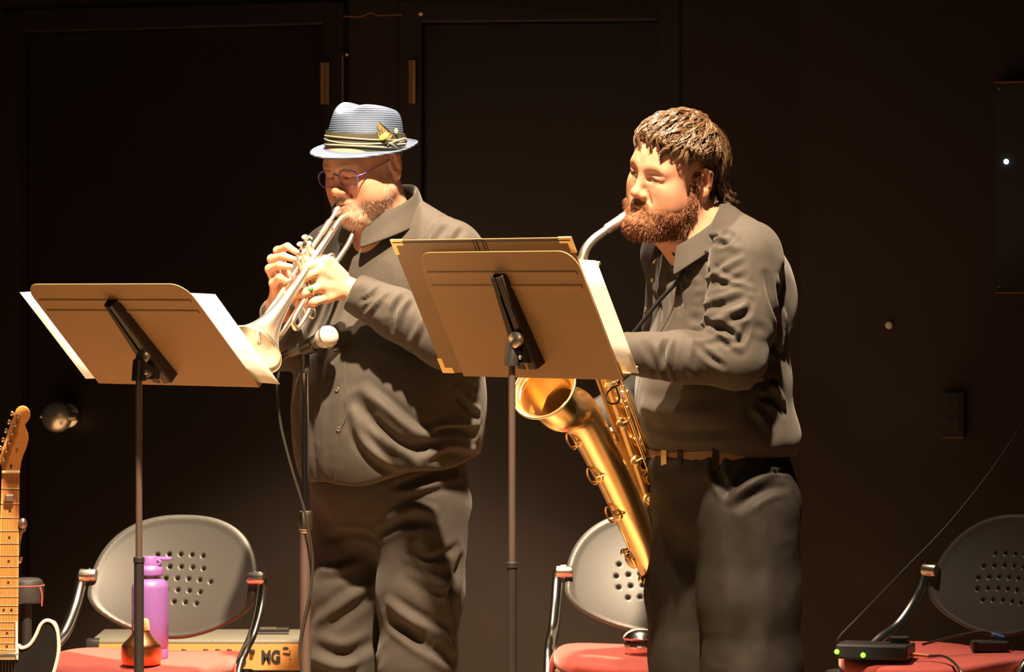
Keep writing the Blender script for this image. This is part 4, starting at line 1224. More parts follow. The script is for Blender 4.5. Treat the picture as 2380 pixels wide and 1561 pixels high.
def cloth(V, F, folds, fine=0.0025, scale=(9, 9, 9), seed=0.0, bvh=None):
    """push cloth in and out: broad noise plus hand-placed folds (pixel polylines lying on the surface)"""
    N = vnormals(V, F)
    sc = np.array(scale, np.float32)
    w = V + 0.06 * np.stack([vnoise(V * 6 + seed), vnoise(V * 6 + 9 + seed), vnoise(V * 6 + 31 + seed)], 1)
    d = fine * (1 - 2 * np.abs(vnoise(w * sc + seed)))* 0.8 + fine * .6 * vnoise(w * sc * 2.3 + 5) + .0011 * (1 - 2.2 * np.abs(vnoise(w * 19 + seed))) * np.clip(.5 + vnoise(V * 5 + seed), 0, 1)
    bv = bvh or bvh_of(V, F)
    for pl, width, amp in folds:
        pts = [ray(bv, x, y)[0] for x, y in pl]
        pts = [p for p in pts if p is not None]
        if len(pts) < 2: continue
        pts = catmull(pts, 4)
        dist, par = polydist(V, pts)
        taper = np.sin(np.pi * np.clip(par * .92 + .04, 0, 1)) ** .6
        width, amp = width * .8, amp * 1.15
        g = dist / (width)
        d = d + amp * taper * (np.exp(-g * g) - 0.45 * np.exp(-((g - 1.9) / .9) ** 2))
    return V + N * d[:, None]

def collar(fr, c, rx, ry, rise, drop, flare, front_deg, mat, parent, tilt=0.0, point=0.03):
    """folded shirt collar round the neck. c local centre; rise front/back heights; flap falls by drop and flares out"""
    n = 44; vs = []; fs = []
    for i in range(n + 1):
        a = math.radians(-front_deg + 2 * front_deg * i / n)       # 0 = back
        sa, ca = math.sin(a), math.cos(a)
        e = abs(i / n * 2 - 1)
        zt = c[2] + rise[0] * (1 - ca) / 2 + rise[1] * (1 + ca) / 2
        dr = drop + point * e ** 5
        fl = flare * (1 + 0.25 * e)
        rows = [(0.96, -0.030, 0), (1.0, 0.0, 0), (1.04, 0.004, 0), (1.10, -0.004, 0), (1.0, -dr * .55, fl * .6), (1.0, -dr, fl)]
        for k, dz, off in rows:
            x, y = rx * k + off, ry * k + off
            vs.append(fr.w(c[0] + x * sa, c[1] - y * ca, zt + dz))
    m = 6
    for i in range(n):
        for j in range(m - 1): fs.append((i * m + j, i * m + j + 1, (i + 1) * m + j + 1, (i + 1) * m + j))
    o = MB().add(vs, fs).build('collar', mat, parent, angle=60)
    md = o.modifiers.new('thickness', 'SOLIDIFY'); md.thickness = 0.003; md.offset = 0
    md2 = o.modifiers.new('soft', 'SUBSURF'); md2.levels = 1; md2.render_levels = 1
    return o

def shoe(fr, l, f, parent):
    vs = []; fs = []; n = 16
    prof = [(-0.09, .030, .075), (-0.06, .037, .085), (0.0, .038, .075), (0.06, .043, .06), (0.12, .045, .048), (0.165, .036, .036), (0.185, .018, .022)]
    for y, hw_, ht in prof:
        for j in range(n):
            a = 2 * math.pi * j / n
            z = ht / 2 + ht / 2 * math.sin(a); z = max(z, 0.0)
            vs.append(fr.w(l + hw_ * math.cos(a), f + y, max(0.001, z)))
    for i in range(len(prof) - 1):
        for j in range(n):
            k = (j + 1) % n; fs.append((i * n + j, i * n + k, (i + 1) * n + k, (i + 1) * n + j))
    fs += [tuple(range(n)), tuple((len(prof) - 1) * n + j for j in range(n))]
    MB().add(vs, fs).build('shoe', M['shoe'], parent, angle=70)

def strands(paths, r0, n=3):
    """many hairs in one mesh: list of point arrays (m,3); tapered three-sided tubes. returns V,F(tri)"""
    Vs = []; Fs = []; base = 0
    ang = np.arange(n) * 2 * np.pi / n
    for p, r in zip(paths, r0):
        p = np.asarray(p, np.float32); m = len(p)
        t = np.gradient(p, axis=0); t /= np.linalg.norm(t, axis=1, keepdims=True) + 1e-9
        ref = np.array([0.3, 0.5, 0.81], np.float32)
        a = np.cross(t, ref); a /= np.linalg.norm(a, axis=1, keepdims=True) + 1e-9
        b = np.cross(t, a)
        rad = r * (1 - 0.85 * np.linspace(0, 1, m) ** 3)
        ring = p[:, None, :] + rad[:, None, None] * (np.cos(ang)[None, :, None] * a[:, None, :] + np.sin(ang)[None, :, None] * b[:, None, :])
        Vs.append(ring.reshape(-1, 3))
        i = np.arange(m - 1)[:, None] * n; j = np.arange(n)[None, :]; k = (np.arange(n)[None, :] + 1) % n
        q = np.stack([i + j, i + k, i + n + k, i + n + j], -1).reshape(-1, 4) + base
        Fs.append(q); base += m * n
    return np.concatenate(Vs), np.concatenate(Fs)

def decal(bvh, name, pix, r, mat, parent, label=None):
    for px, py in pix:
        p, nn = ray(bvh, px, py)
        if p is None: continue
        if nn.dot(p - Vector((0, 0, CAMH))) > 0: nn = -nn
        MB().lathe(p, nn, [(r, -0.001), (r, 0.0016), (r * .8, 0.0026), (r * .55, 0.0016), (0.0005, 0.0016)], 14).build(name, mat, parent)

# ================================================================== the trumpeter
TY = 38
TF = Frame((P(905, 0, 8.05).x, 8.05, 0), TY)
HT = Frame(P(853, 391, 8.0), 42, 15, 0, 1.0)
pT = thing('person', 'person in blue hat, glasses and dark shirt playing a trumpet', 'person', TF.o)
SK_A = (0.55, 0.285, 0.185)

# trumpet axis (needed for the hands)
TR, TB = P(801, 480, 7.945), P(577, 813, 7.60)
ta = (TB - TR).normalized(); TL_ = (TB - TR).length
th_ = Vector((ta.x, ta.y, 0)).normalized(); tl = Vector((-th_.y, th_.x, 0))
tu = (Vector((0, 0, 1)) - ta * ta.z).normalized()
def TP(t, k, m): return TR + ta * (t * TL_) - tu * (k * .001) + tl * (m * .001)

bodyT = Body()
hs_ = head_sdf({'fat': 1.0, 'jaw': 1.05, 'lipz': -60})
# neck, in head coordinates
nb0 = HT.loc(TF.w(0, -.015, 1.44))
hs_.cap((0, -.012, -.045), nb0, .062, .074, .03)
hs_.cap((0, .03, -.095), HT.loc(TF.w(0, .05, 1.46)), .040, .05, .03)
V, F = surface(hs_, (-.105, -.125, -.235), (.105, .135, .135), .0020)
bodyT.add(HT.W(V), F[:, ::-1], face_tint(V * 1000, SK_A, {'browc': (.16, .11, .08), 'stubble': (.56, .47, .38), 'hairside': (.14, .10, .07), 'lidline': True}))
HEADT = (V, F)

# arms by pixel + depth
shL, shR = TF.w(.185, -.01, 1.435), TF.w(-.185, .0, 1.43)
elL, wrL = P(1036, 792, 7.79), P(812, 672, 7.83)
elR, wrR = P(652, 800, 8.02), P(645, 712, 7.82)
# left hand round the valves
fl_ = [[P(757, 606, 7.807), P(716, 620, 7.787), P(694, 632, 7.817), P(690, 642, 7.847)],
       [P(745, 627, 7.797), P(704, 646, 7.777), P(684, 660, 7.807), P(686, 668, 7.837)],
       [P(748, 664, 7.797), P(706, 681, 7.774), P(684, 686, 7.797), P(690, 688, 7.827)],
       [P(764, 690, 7.807), P(730, 701, 7.787), P(696, 704, 7.797), P(688, 702, 7.822)]]
hl = hand_sdf(wrL, wrL.lerp(elL, .3), [c[0] for c in fl_], fl_, [P(795, 645, 7.852), P(768, 612, 7.862), P(742, 600, 7.862), P(722, 604, 7.852)], 1.06)
pts = [p for c in fl_ for p in c] + [wrL, P(770, 600, 7.862), wrL.lerp(elL, .3)]
V, F = mesh_of(hl, pts, .045, .0022)
bodyT.add(V, F, np.array(SK_A) * np.array((1.15, 1.2, 1.2)))
# right hand on the valve caps
fr_ = [[P(664, 640, 7.830), P(646, 583, 7.805), P(668, 573, 7.775), P(689, 586, 7.760)],
       [P(652, 650, 7.820), P(632, 602, 7.785), P(659, 595, 7.760), P(684, 603, 7.750)],
       [P(642, 662, 7.810), P(627, 625, 7.770), P(650, 616, 7.745), P(675, 620, 7.740)],
       [P(642, 682, 7.805), P(636, 658, 7.765), P(650, 645, 7.745), P(664, 652, 7.745)]]
hr = hand_sdf(wrR, wrR.lerp(elR, .35), [c[0] for c in fr_], fr_, [P(654, 700, 7.830), P(668, 678, 7.830), P(682, 655, 7.830), P(692, 640, 7.830)], 1.05)
pts = [p for c in fr_ for p in c] + [wrR, P(690, 640, 7.8), wrR.lerp(elR, .35)]
V, F = mesh_of(hr, pts, .045, .0022)
bodyT.add(V, F, np.array(SK_A) * np.array((1.1, 1.12, 1.1)))
# trunk, arms and legs under the clothes
s = SDF()
s.ell((0, 0, 1.34), (.16, .10, .17), .0).ell((0, .03, 1.1), (.17, .14, .19), .06).ell((0, 0, .93), (.155, .12, .13), .06)
s.cap((-.14, 0, 1.42), (.14, 0, 1.42), .05, k=.05); s.cap((0, -.01, 1.4), (0, -.005, 1.5), .062, .06, .03)
for a, b, c in ((shL, elL, wrL), (shR, elR, wrR)):
    s.chain([TF.loc(a), TF.loc(b), TF.loc(c)], [.047, .038, .026], .03)
for l in (-.1, .1):
    s.chain([(l, 0, .9), (l * 1.05, .02, .5), (l * 1.1, -.01, .08)], [.075, .05, .035], .04); s.cap((l * 1.1, -.03, .05), (l * 1.2, .13, .035), .03, .025, .03)
V, F = surface(s, (-.36, -.2, 0.0), (.36, .52, 1.56), .009)
bodyT.add(TF.W(V), F[:, ::-1], np.array(SK_A))
bodyT.build(pT)

# grey whiskers along jaw and chin
V, F = HEADT; N = vnormals(V, F)
bm_, *_ = face_masks(V * 1000)
cand = np.argwhere((bm_ > .35))[:, 0]
sel = RNG.choice(cand, 380)
paths = []; rr = []
for i in sel:
    nn = N[i]; g = nn * .5 + np.array((0, .15, -.85)) + RNG.normal(0, .25, 3); g /= np.linalg.norm(g)
    L_ = RNG.uniform(.003, .006); p0 = V[i] - nn * .001
    paths.append(HT.W(np.array([p0, p0 + nn * .0016 + g * L_ * .5, p0 + nn * .0012 + g * L_]))); rr.append(.00045)
V2, F2 = strands(paths, rr); o = np_mesh('whiskers', V2, F2, M['grey_strand'], pT); o['kind'] = 'stuff'

# shirt
s = SDF()
s.ell((0, -.005, 1.33), (.205, .128, .2), 0)
s.ell((0, .045, 1.13), (.212, .172, .2), .06)
s.ell((0, .035, 1.0), (.215, .178, .2), .06)
s.ell((.02, -.06, 1.1), (.2, .12, .26), .06)
for sx in (-1, 1):
    s.cap((sx * .04, -.03, 1.535), (sx * .165, -.01, 1.462), .045, .062, .05)
s.chain([TF.loc(shL), TF.loc(shL.lerp(elL, .55)), TF.loc(elL)], [.078, .068, .062], .035)
s.chain([TF.loc(elL), TF.loc(elL.lerp(wrL, .5)), TF.loc(wrL + (elL - wrL) * .06)], [.062, .056, .045], .02)
s.chain([TF.loc(shR), TF.loc(shR.lerp(elR, .55)), TF.loc(elR)], [.076, .066, .058], .035)
s.chain([TF.loc(elR), TF.loc(wrR + (elR - wrR) * .16)], [.056, .042], .02)
# openings: neck, cuffs, hem
s.cap((0, .0, 1.49), (0, .036, 1.68), .056, .078, .010, 's')
def hemT(p): return (0.918 + 0.035 * smoothstep(.05, -.1, p[:, 1]) + 0.03 * smoothstep(.05, .2, p[:, 0]) + .004 * np.sin(p[:, 0] * 31 + p[:, 1] * 17)) - p[:, 2]
s.fn(hemT, .004, 'i')
cw = TF.loc(wrL); ce = TF.loc(elL); dv = np.array(cw) - np.array(ce); dv = dv / np.linalg.norm(dv); cc = np.array(cw) - dv * .012
s.fn(lambda p: np.where(np.linalg.norm(p - cc, axis=1) < .09, (p - cc) @ dv, -1.0), .003, 'i')
cw2 = TF.loc(wrR); ce2 = TF.loc(elR); dv2 = np.array(cw2) - np.array(ce2); dv2 = dv2 / np.linalg.norm(dv2); cc2 = np.array(cw2) - dv2 * .035
s.fn(lambda p: np.where(np.linalg.norm(p - cc2, axis=1) < .085, (p - cc2) @ dv2, -1.0), .003, 'i')
V, F = surface(s, (-.36, -.22, .86), (.40, .60, 1.64), .0048)
V = TF.W(V); F = F[:, ::-1]
foldsT = [
 ([(1000, 560), (1030, 520), (1060, 490)], .010, .008), ([(985, 575), (1005, 535), (1035, 500)], .009, -.007), ([(1040, 560), (1065, 525), (1090, 510)], .010, .007),
 ([(848, 735), (870, 710), (900, 680)], .007, .007), ([(838, 700), (862, 690), (885, 668)], .006, -.005), ([(912, 770), (916, 720), (935, 690)], .008, -.009), ([(928, 775), (932, 725), (950, 695)], .009, .008), ([(955, 800), (975, 760), (985, 730)], .010, .007),
 ([(850, 905), (900, 950), (960, 1000), (1010, 1010)], .014, .010), ([(830, 930), (880, 990), (950, 1040), (1040, 1030)], .015, -.012), ([(820, 960), (850, 1030), (920, 1080), (1000, 1075)], .014, .009),
 ([(1000, 1010), (1050, 1000), (1105, 1010)], .010, -.010), ([(1010, 990), (1060, 985), (1110, 985)], .009, .008), ([(1060, 900), (1085, 930), (1112, 950)], .009, .009), ([(1060, 920), (1085, 955), (1112, 970)], .008, -.008), ([(1070, 880), (1095, 895), (1112, 905)], .008, -.006),
 ([(985, 1060), (1040, 1035), (1100, 1045)], .012, .009), ([(760, 880), (752, 980), (752, 1100)], .012, .005), ([(735, 900), (725, 1000), (735, 1100)], .012, -.004),
 ([(715, 620), (735, 560), (760, 530)], .010, .005), ([(800, 730), (770, 800), (760, 860)], .012, .004), ([(740, 700), (735, 780), (745, 840)], .012, -.005),
 ([(850, 640), (840, 700), (850, 760)], .010, -.003)]
bvT = bvh_of(V, F)
V = cloth(V, F, foldsT, .0012, (8, 8, 6), 1.7, bvT)
shT = np_mesh('shirt', V, F, M['shirt_a'], pT)
bvT = bvh_of(V, F)
decal(bvT, 'button', [(849, 566), (783, 812), (784, 905), (788, 997)], .0058, M['button'], shT)
# placket edge
pts = [ray(bvT, x, y)[0] for x, y in ((803, 800), (801, 860), (802, 920), (803, 970), (786, 1010), (780, 1070), (779, 1118))]
pts = [p + Vector((0, -.001, 0)) for p in pts if p is not None]
if len(pts) > 2: MB().spline(pts, .0014, 6, 4).build('placket_edge', M['shirt_a'], shT)
collar(TF, (0, .022, 1.568), .073, .080, (-.040, .040), .056, .026, 170, M['shirt_a'], shT, point=.018)

# trousers
s = SDF()
s.ell((0, .0, .95), (.185, .150, .12), 0)
s.ell((0, -.02, .86), (.188, .155, .13), .06)
s.ell((.0, .05, .93), (.16, .12, .1), .06)
for l, fk, kf in ((-.098, .045, .0), (.102, .02, .0)):
    s.chain([(l, 0, .86), (l * 1.02, fk * .6, .66), (l * 1.0, fk, .50), (l * 1.02, fk * .6, .3), (l * 1.05, -.01, .07)], [.108, .098, .088, .083, .078], .025)
s.fn(lambda p: p[:, 2] - 1.0, .003, 'i'); s.fn(lambda p: .035 - p[:, 2], .003, 'i')
V, F = surface(s, (-.26, -.24, .02), (.26, .26, 1.03), .0055)
V = TF.W(V); F = F[:, ::-1]
foldsP = [([(905, 1200), (960, 1180), (1010, 1190)], .013, .008), ([(880, 1240), (940, 1215), (1000, 1215)], .012, -.009), ([(915, 1130), (980, 1110), (1060, 1090)], .010, -.007), ([(930, 1145), (1000, 1130), (1070, 1110)], .010, .006),
 ([(905, 1400), (960, 1440), (1040, 1480)], .014, .010), ([(905, 1440), (960, 1480), (1030, 1530)], .014, -.010), ([(1085, 1140), (1090, 1250), (1092, 1400)], .010, .005), ([(1070, 1300), (1050, 1380), (1060, 1450)], .014, -.009), ([(1085, 1320), (1095, 1390), (1080, 1470)], .012, .007),
 ([(950, 1280), (1000, 1300), (1060, 1270)], .012, -.007), ([(960, 1330), (1020, 1360), (1060, 1340)], .014, .006), ([(735, 1450), (800, 1400), (870, 1350)], .016, .009), ([(730, 1500), (800, 1520), (870, 1490)], .016, -.010), ([(730, 1530), (800, 1550), (880, 1520)], .014, .008),
 ([(760, 1250), (830, 1240), (880, 1260)], .014, -.006), ([(740, 1330), (800, 1320), (870, 1290)], .014, .006), ([(1010, 1500), (1050, 1540), (1080, 1555)], .016, -.012)]
V = cloth(V, F, foldsP, .0020, (9, 9, 5), 4.1)
np_mesh('trousers', V, F, M['trouser_a'], pT)
for l in (-.105, .108): shoe(TF, l, .02, pT)

# ------------------------------------------------------------------ hat
HH = Frame(HT.w(0, -.004, .040), 42, 4, 6, 1.0)
ht = thing('fedora_hat', 'blue woven fedora hat with striped band worn by the trumpeter', 'hat', HH.o)
def hat_surface():
    vs = []; fs = []; n = 72
    rows = [(0.0, 0.0), (0.02, .0), (0.05, 0), (.08, 0), (.095, 0), (.106, 0), (.112, 0)]
    prof = [(1.0, 0.004), (0.995, .02), (.975, .045), (.945, .07), (.90, .090), (.82, .104), (.68, .111), (.45, .112), (.2, .110), (.02, .109)]
    for k, z in prof:
        for j in range(n):
            a = 2 * math.pi * j / n                         # 0 = front
            c_, s_ = math.cos(a), math.sin(a)
            l = .081 * k * s_; f = .100 * k * c_
            zz_ = z - .012 * smoothstep_f(.3, -1, c_) * (z / .11) + .006 * smoothstep_f(.0, 1, c_) * (z / .11)
            # front pinches on both sides and the crease along the top
            pin = math.exp(-((f - .058) / .030) ** 2) * math.exp(-((z - .088) / .034) ** 2)
            l *= 1 - .34 * pin
            cre = math.exp(-(l / .022) ** 2) * smoothstep_f(.085, .11, z) * smoothstep_f(-.085, -.03, f)
            zz_ -= .022 * cre
            vs.append(HH.w(l, f, zz_))
    m = len(prof)
    for i in range(m - 1):
        for j in range(n):
            k = (j + 1) % n; fs.append((i * n + j, i * n + k, (i + 1) * n + k, (i + 1) * n + j))
    fs.append(tuple((m - 1) * n + j for j in range(n)))
    return vs, fs
def smoothstep_f(a, b, x):
    t = min(1, max(0, (x - a) / (b - a))); return t * t * (3 - 2 * t)
vs, fs = hat_surface()
o = MB().add(vs, fs).build('crown', M['hat'], ht, angle=80)
sb = o.modifiers.new('soft', 'SUBSURF'); sb.levels = 1; sb.render_levels = 2
def brim():
    vs = []; fs = []; n = 72
    for i in range(9):
        t = i / 8
        for j in range(n):
            a = 2 * math.pi * j / n; c_, s_ = math.cos(a), math.sin(a)
            w_ = .035 + .003 * c_
            l = (.079 + w_ * t * .95) * s_; f = (.098 + w_ * t) * c_
            back = smoothstep_f(.25, -.75, c_); side = abs(s_)
            z = .006 - .012 * t * smoothstep_f(.0, 1.0, c_) + (.017 * back + .005 * side * (1 - back)) * t ** 1.7 - .004 * t * (1 - back)
            vs.append(HH.w(l, f, z))
    for i in range(8):
        for j in range(n):
            k = (j + 1) % n; fs.append((i * n + j, i * n + k, (i + 1) * n + k, (i + 1) * n + j))
    return vs, fs
vs, fs = brim()
o = MB().add(vs, fs).build('brim', M['hat'], ht, angle=80)
md = o.modifiers.new('thickness', 'SOLIDIFY'); md.thickness = .0035; md.offset = 0
md = o.modifiers.new('soft', 'SUBSURF'); md.levels = 1; md.render_levels = 2
rimp = [Vector(v) for v in vs[8 * 72:]]
MB().tube(rimp + [rimp[0]], .0028, 8).build('brim_edge', M['hat'], ht)
def band_row(z0, z1, off, mat, wob=0.0, name='hat_band', ph=0.0):
    vs = []; fs = []; n = 72
    for i, z in enumerate((z0, z0 + (z1 - z0) * .25, z0 + (z1 - z0) * .75, z1)):
        bul = off + (.0012 if i in (1, 2) else 0)
        for j in range(n):
            a = 2 * math.pi * j / n
            k = 1.0 - .25 * (z - .01) * 1.1
            zz_ = z + wob * math.sin(a * 2 + ph) - .012 * smoothstep_f(.3, -1, math.cos(a)) * (z / .11)
            vs.append(HH.w((.081 * k + bul) * math.sin(a), (.100 * k + bul) * math.cos(a), zz_))
    for i in range(3):
        for j in range(n):
            k = (j + 1) % n; fs.append((i * n + j, i * n + k, (i + 1) * n + k, (i + 1) * n + j))
    return MB().add(vs, fs).build(name, mat, ht, angle=70)
band_row(.006, .048, .0022, M['band_dark'])
band_row(.014, .0195, .0046, M['band_light'], .0028, 'band_stripe', .6)
band_row(.024, .0285, .0048, M['band_light'], -.0024, 'band_stripe', .2)
band_row(.033, .0370, .0044, M['band_light'], .0022, 'band_stripe', 1.5)
# knot and feathers on his left side
_hv, _hf = hat_surface()
_hb = BVHTree.FromPolygons([tuple(v) for v in _hv], _hf)
def fpx(px, py, d=0.0):
    p, _n = ray(_hb, px, py)
    if p is None: p = P(px, py, HH.w(.09, -.05, .03).y)
    return p + Vector((0, -.006 + d, 0))
MB().spline([fpx(902, 332), fpx(918, 338), fpx(935, 336), fpx(946, 326)], [.003, .007, .006, .003], 10, 5, flat=(1, .6)).build('band_knot', M['band_dark'], ht)
for k, (x0, y0, x1, y1) in enumerate(((900, 338, 940, 322), (905, 343, 942, 334), (896, 330, 926, 346))):
    MB().spline([fpx(x0, y0, -.003), fpx((x0 + x1) / 2, (y0 + y1) / 2 - 2, -.007), fpx(x1, y1, -.003)], .0022, 8, 4).build('knot_cord', M['band_light'], ht)
pf = [(892, 326), (880, 318), (877, 300), (880, 284), (886, 286), (896, 295), (908, 306), (914, 314), (908, 324)]
MB().prism([fpx(x, y, -.004) for x, y in pf], (0, .003, 0)).build('feather', M['feather'], ht, smooth=False)
for k in range(14):
    a0 = random.uniform(0, 1); x1, y1 = 872 + 40 * a0 + random.uniform(-4, 4), 288 + 24 * a0 + random.uniform(-10, 6)
    MB().tube([fpx(893 + random.uniform(-6, 6), 318, -.006), fpx(x1, y1, -.006 - random.uniform(0, .004))], [.0009, .0003], 4).build('feather_barb', M['feather'], ht)
MB().ball(fpx(893, 318, -.009), (.013, .003, .007), 14, 8, ax=(Vector((.85, 0, .5)), Vector((0, 1, 0)), Vector((-.5, 0, .85)))).build('yellow_feather', M['feather_y'], ht)
MB().ball(fpx(921, 306, -.006), (.005, .003, .0075), 10, 8).build('pale_feather', M['band_light'], ht)

# ------------------------------------------------------------------ spectacles
gl = thing('spectacles', 'violet framed spectacles worn by the trumpeter', 'glasses', HT.w(0, .098, .0))
def lens_pts(sx, r=1.0, n=30):
    out = []
    for i in range(n):
        a = 2 * math.pi * i / n; c_, s_ = math.cos(a), math.sin(a)
        x = 24.5 * r * math.copysign(abs(c_) ** .8, c_); z = 20 * r * math.copysign(abs(s_) ** .85, s_)
        f_ = 104 - .0035 * (x * sx + 32) ** 2
        out.append(HT.w(sx * .001 * (33 + x * 1.0), f_ * .001, (z - 1) * .001))
    return out
for sx in (-1, 1):
    lp = lens_pts(sx)
    rim = MB().tube(lp + [lp[0]], .00145, 8).build('rim', M['spec_frame'], gl)
    lo_ = lens_pts(sx, .98)
    c0 = sum(lo_, Vector()) / len(lo_)
    MB().add([c0] + lo_, [(0, i + 1, (i + 1) % len(lo_) + 1) for i in range(len(lo_))]).build('lens', M['lens'], rim)
    MB().spline([HT.w(sx * .057, .100, .004), HT.w(sx * .068, .094, .005), HT.w(sx * .074, .07, .008), HT.w(sx * .080, .02, .016), HT.w(sx * .083, -.015, .022), HT.w(sx * .084, -.035, .005)], .0012, 8, 5).build('temple_arm', M['spec_frame'], gl)
    MB().spline([HT.w(sx * .009, .105, .002), HT.w(sx * .012, .099, -.006), HT.w(sx * .013, .096, -.010)], .0012, 6, 4).build('nose_pad', M['lens'], gl)
MB().spline([HT.w(-.0095, .105, .006), HT.w(0, .110, .011), HT.w(.0095, .105, .006)], .0014, 8, 5).build('bridge', M['spec_frame'], gl)
# ring on the left hand
o = MB().torus(fl_[2][0].lerp(fl_[2][1], .62), (fl_[2][1] - fl_[2][0]), .0112, .0016)
rg = thing('finger_ring', 'ring with a green stone on the left hand of the trumpeter', 'ring', fl_[2][0].lerp(fl_[2][1], .62))
o.build('hoop', M['gold'], rg)
MB().ball(fl_[2][0].lerp(fl_[2][1], .62) + Vector((0, -.0115, .004)), (.0075, .004, .0055), 12, 8).build('stone', M['ring_green'], rg)

# ------------------------------------------------------------------ trumpet
tp = thing('trumpet', 'silver trumpet pointing down to the left, held by the player in the hat', 'trumpet', TB)
SV = M['silver']
# mouthpiece
MB().lathe(TP(0, 0, -14), ta, [(.0115, 0.001), (.0135, -.001), (.0138, .004), (.0125, .014), (.0085, .026), (.0052, .036), (.0052, .062), (.0062, .075)], 24).build('mouthpiece', SV, tp)
MB().tube([TP(.13, 0, -14), TP(.76, 0, -14)], .0060, 14).build('leadpipe', SV, tp)
MB().lathe(TP(.13, 0, -14), ta, [(.0075, -.012), (.008, 0), (.0075, .03)], 16).build('receiver', SV, tp)
# bell: from the bow up to the rim
prof = []
for i in range(30):
    t = i / 29
    prof.append((.0072 + .0034 * min(1, t * 2.2) + .0490 * max(0, (t - .25) / .75) ** 4.6 + .010 * max(0, (t - .35) / .65) ** 2, t))
z0 = .17
bl_pts = [TP(z0 + (1 - z0) * t, 0, 12) for r, t in prof]
bell = MB().tube(bl_pts, [r for r, t in prof], 40, caps=False).build('bell', SV, tp)
md = bell.modifiers.new('thickness', 'SOLIDIFY'); md.thickness = .0008; md.offset = -1
rimr = prof[-1][0]
MB().torus(bl_pts[-1], ta, rimr, .0016, 44, 8).build('bell_rim', SV, tp)
# bell bow: U at the player's end, from k=0 to k=72
bow = [TP(z0, 0, 12), TP(.12, 0, 12), TP(.055, 6, 12), TP(.018, 22, 11), TP(.008, 40, 10), TP(.03, 58, 9), TP(.09, 69, 7), TP(.16, 72, 5), TP(.30, 72, 2)]
MB().spline(bow, .0068, 16, 8).build('bell_bow', SV, tp)
# valves
for i, t in enumerate((.345, .395, .445)):
    c0, c1 = TP(t, -30, 0), TP(t, 92, 0)
    vc = MB().lathe(c0, c1 - c0, [(.0085, -.004), (.0098, -.003), (.0098, .008), (.0088, .009), (.0088, .112), (.0098, .113), (.0098, .122), (.004, .127), (.003, .133)], 22).build('valve_casing', SV, tp)
    MB().lathe(TP(t, -31, 0), tu, [(.0025, 0), (.0025, .018), (.0072, .019), (.0074, .022), (.001, .0228)], 16).build('valve_button', SV, vc)
    MB().lathe(TP(t, -53.6, 0), tu, [(.0055, -.0002), (.0055, .0004), (.0005, .0005)], 14).build('pearl_inlay', M['pearl'], vc)
for t0_, t1_ in ((.345, .395), (.395, .445)):
    for k in (12, 34, 56):
        MB().tube([TP(t0_, k, 0), TP(t1_, k + 6, 0)], .0055, 12).build('knuckle_tube', SV, tp)
# main tuning slide
MB().spline([TP(.70, 0, -14), TP(.82, 0, -14), TP(.862, 6, -14), TP(.885, 24, -14), TP(.885, 46, -14), TP(.862, 64, -14), TP(.82, 70, -14), TP(.70, 70, -12), TP(.50, 62, -6), TP(.44, 52, 0)], .0064, 14, 7).build('tuning_slide', SV, tp)
MB().tube([TP(.845, 2, -14), TP(.845, 68, -14)], .0028, 8).build('slide_brace', SV, tp)
wk = MB().spline([TP(.80, 80, -14), TP(.85, 80, -14), TP(.895, 74, -14)], .0024, 8, 5)
wk.ball(TP(.885, 69, -14), .0055, 10, 8).tube([TP(.83, 72, -14), TP(.83, 82, -14)], .003, 8)
wk.build('water_key', SV, tp)
# third valve slide
MB().spline([TP(.44, 46, 8), TP(.56, 46, 14), TP(.66, 47, 16), TP(.69, 53, 16), TP(.695, 62, 16), TP(.69, 71, 16), TP(.66, 77, 16), TP(.56, 76, 14), TP(.44, 70, 8)], .0062, 14, 7).build('third_slide', SV, tp)
MB().tube([TP(.58, 47, 14), TP(.58, 76, 14)], .0028, 8).build('slide_brace', SV, tp)
MB().torus(TP(.55, 84, 18), tl, .0125, .0022, 22, 8).build('finger_ring_loop', SV, tp)
MB().tube([TP(.60, 4, 10), TP(.60, 2, -12)], .003, 8).build('bell_brace', SV, tp)
MB().spline([TP(.33, -4, -16), TP(.31, -20, -20), TP(.27, -22, -20), TP(.26, -12, -18)], .0025, 8, 5).build('thumb_hook', SV, tp)
MB().spline([TP(.345, 30, 0), TP(.27, 34, 14), TP(.255, 42, 16), TP(.27, 50, 14), TP(.345, 52, 0)], .0055, 12, 6).build('first_slide', SV, tp)

# ================================================================== the saxophonist
SY = 60
SF = Frame((P(1668, 0, 7.95).x, 7.95, 0), SY)
HS = Frame(P(1570, 409, 7.90), 49, 5, 15, 1.07)
pS = thing('person', 'bearded person with wavy brown hair and black shirt playing a saxophone', 'person', SF.o)
SK_B = (0.52, 0.262, 0.168)
bodyS = Body()
hs_ = head_sdf({'fat': .5, 'jaw': 1.02, 'lipz': -61})
hs_.cap((0, -.012, -.04), HS.loc(SF.w(0, .005, 1.44)), .060, .072, .03)
hs_.cap((0, .025, -.09), HS.loc(SF.w(0, .06, 1.44)), .045, .055, .03)
V, F = surface(hs_, (-.12, -.135, -.24), (.12, .135, .135), .0020)
HEADS = (V, F)
bodyS.add(HS.W(V), F[:, ::-1], face_tint(V * 1000, SK_B, {'browc': (.22, .12, .06), 'hairside': (.13, .075, .04), 'eyes': .25, 'hairz': 88, 'beardtint': (.21, .085, .035)}))
shL2, shR2 = SF.w(.180, .045, 1.425), SF.w(-.17, .0, 1.425)
elL2, wrL2 = P(1712, 838, 7.70), P(1462, 822, 7.70)
elR2, wrR2 = SF.w(-.25, -.02, 1.15), SF.w(-.23, .20, 1.05)
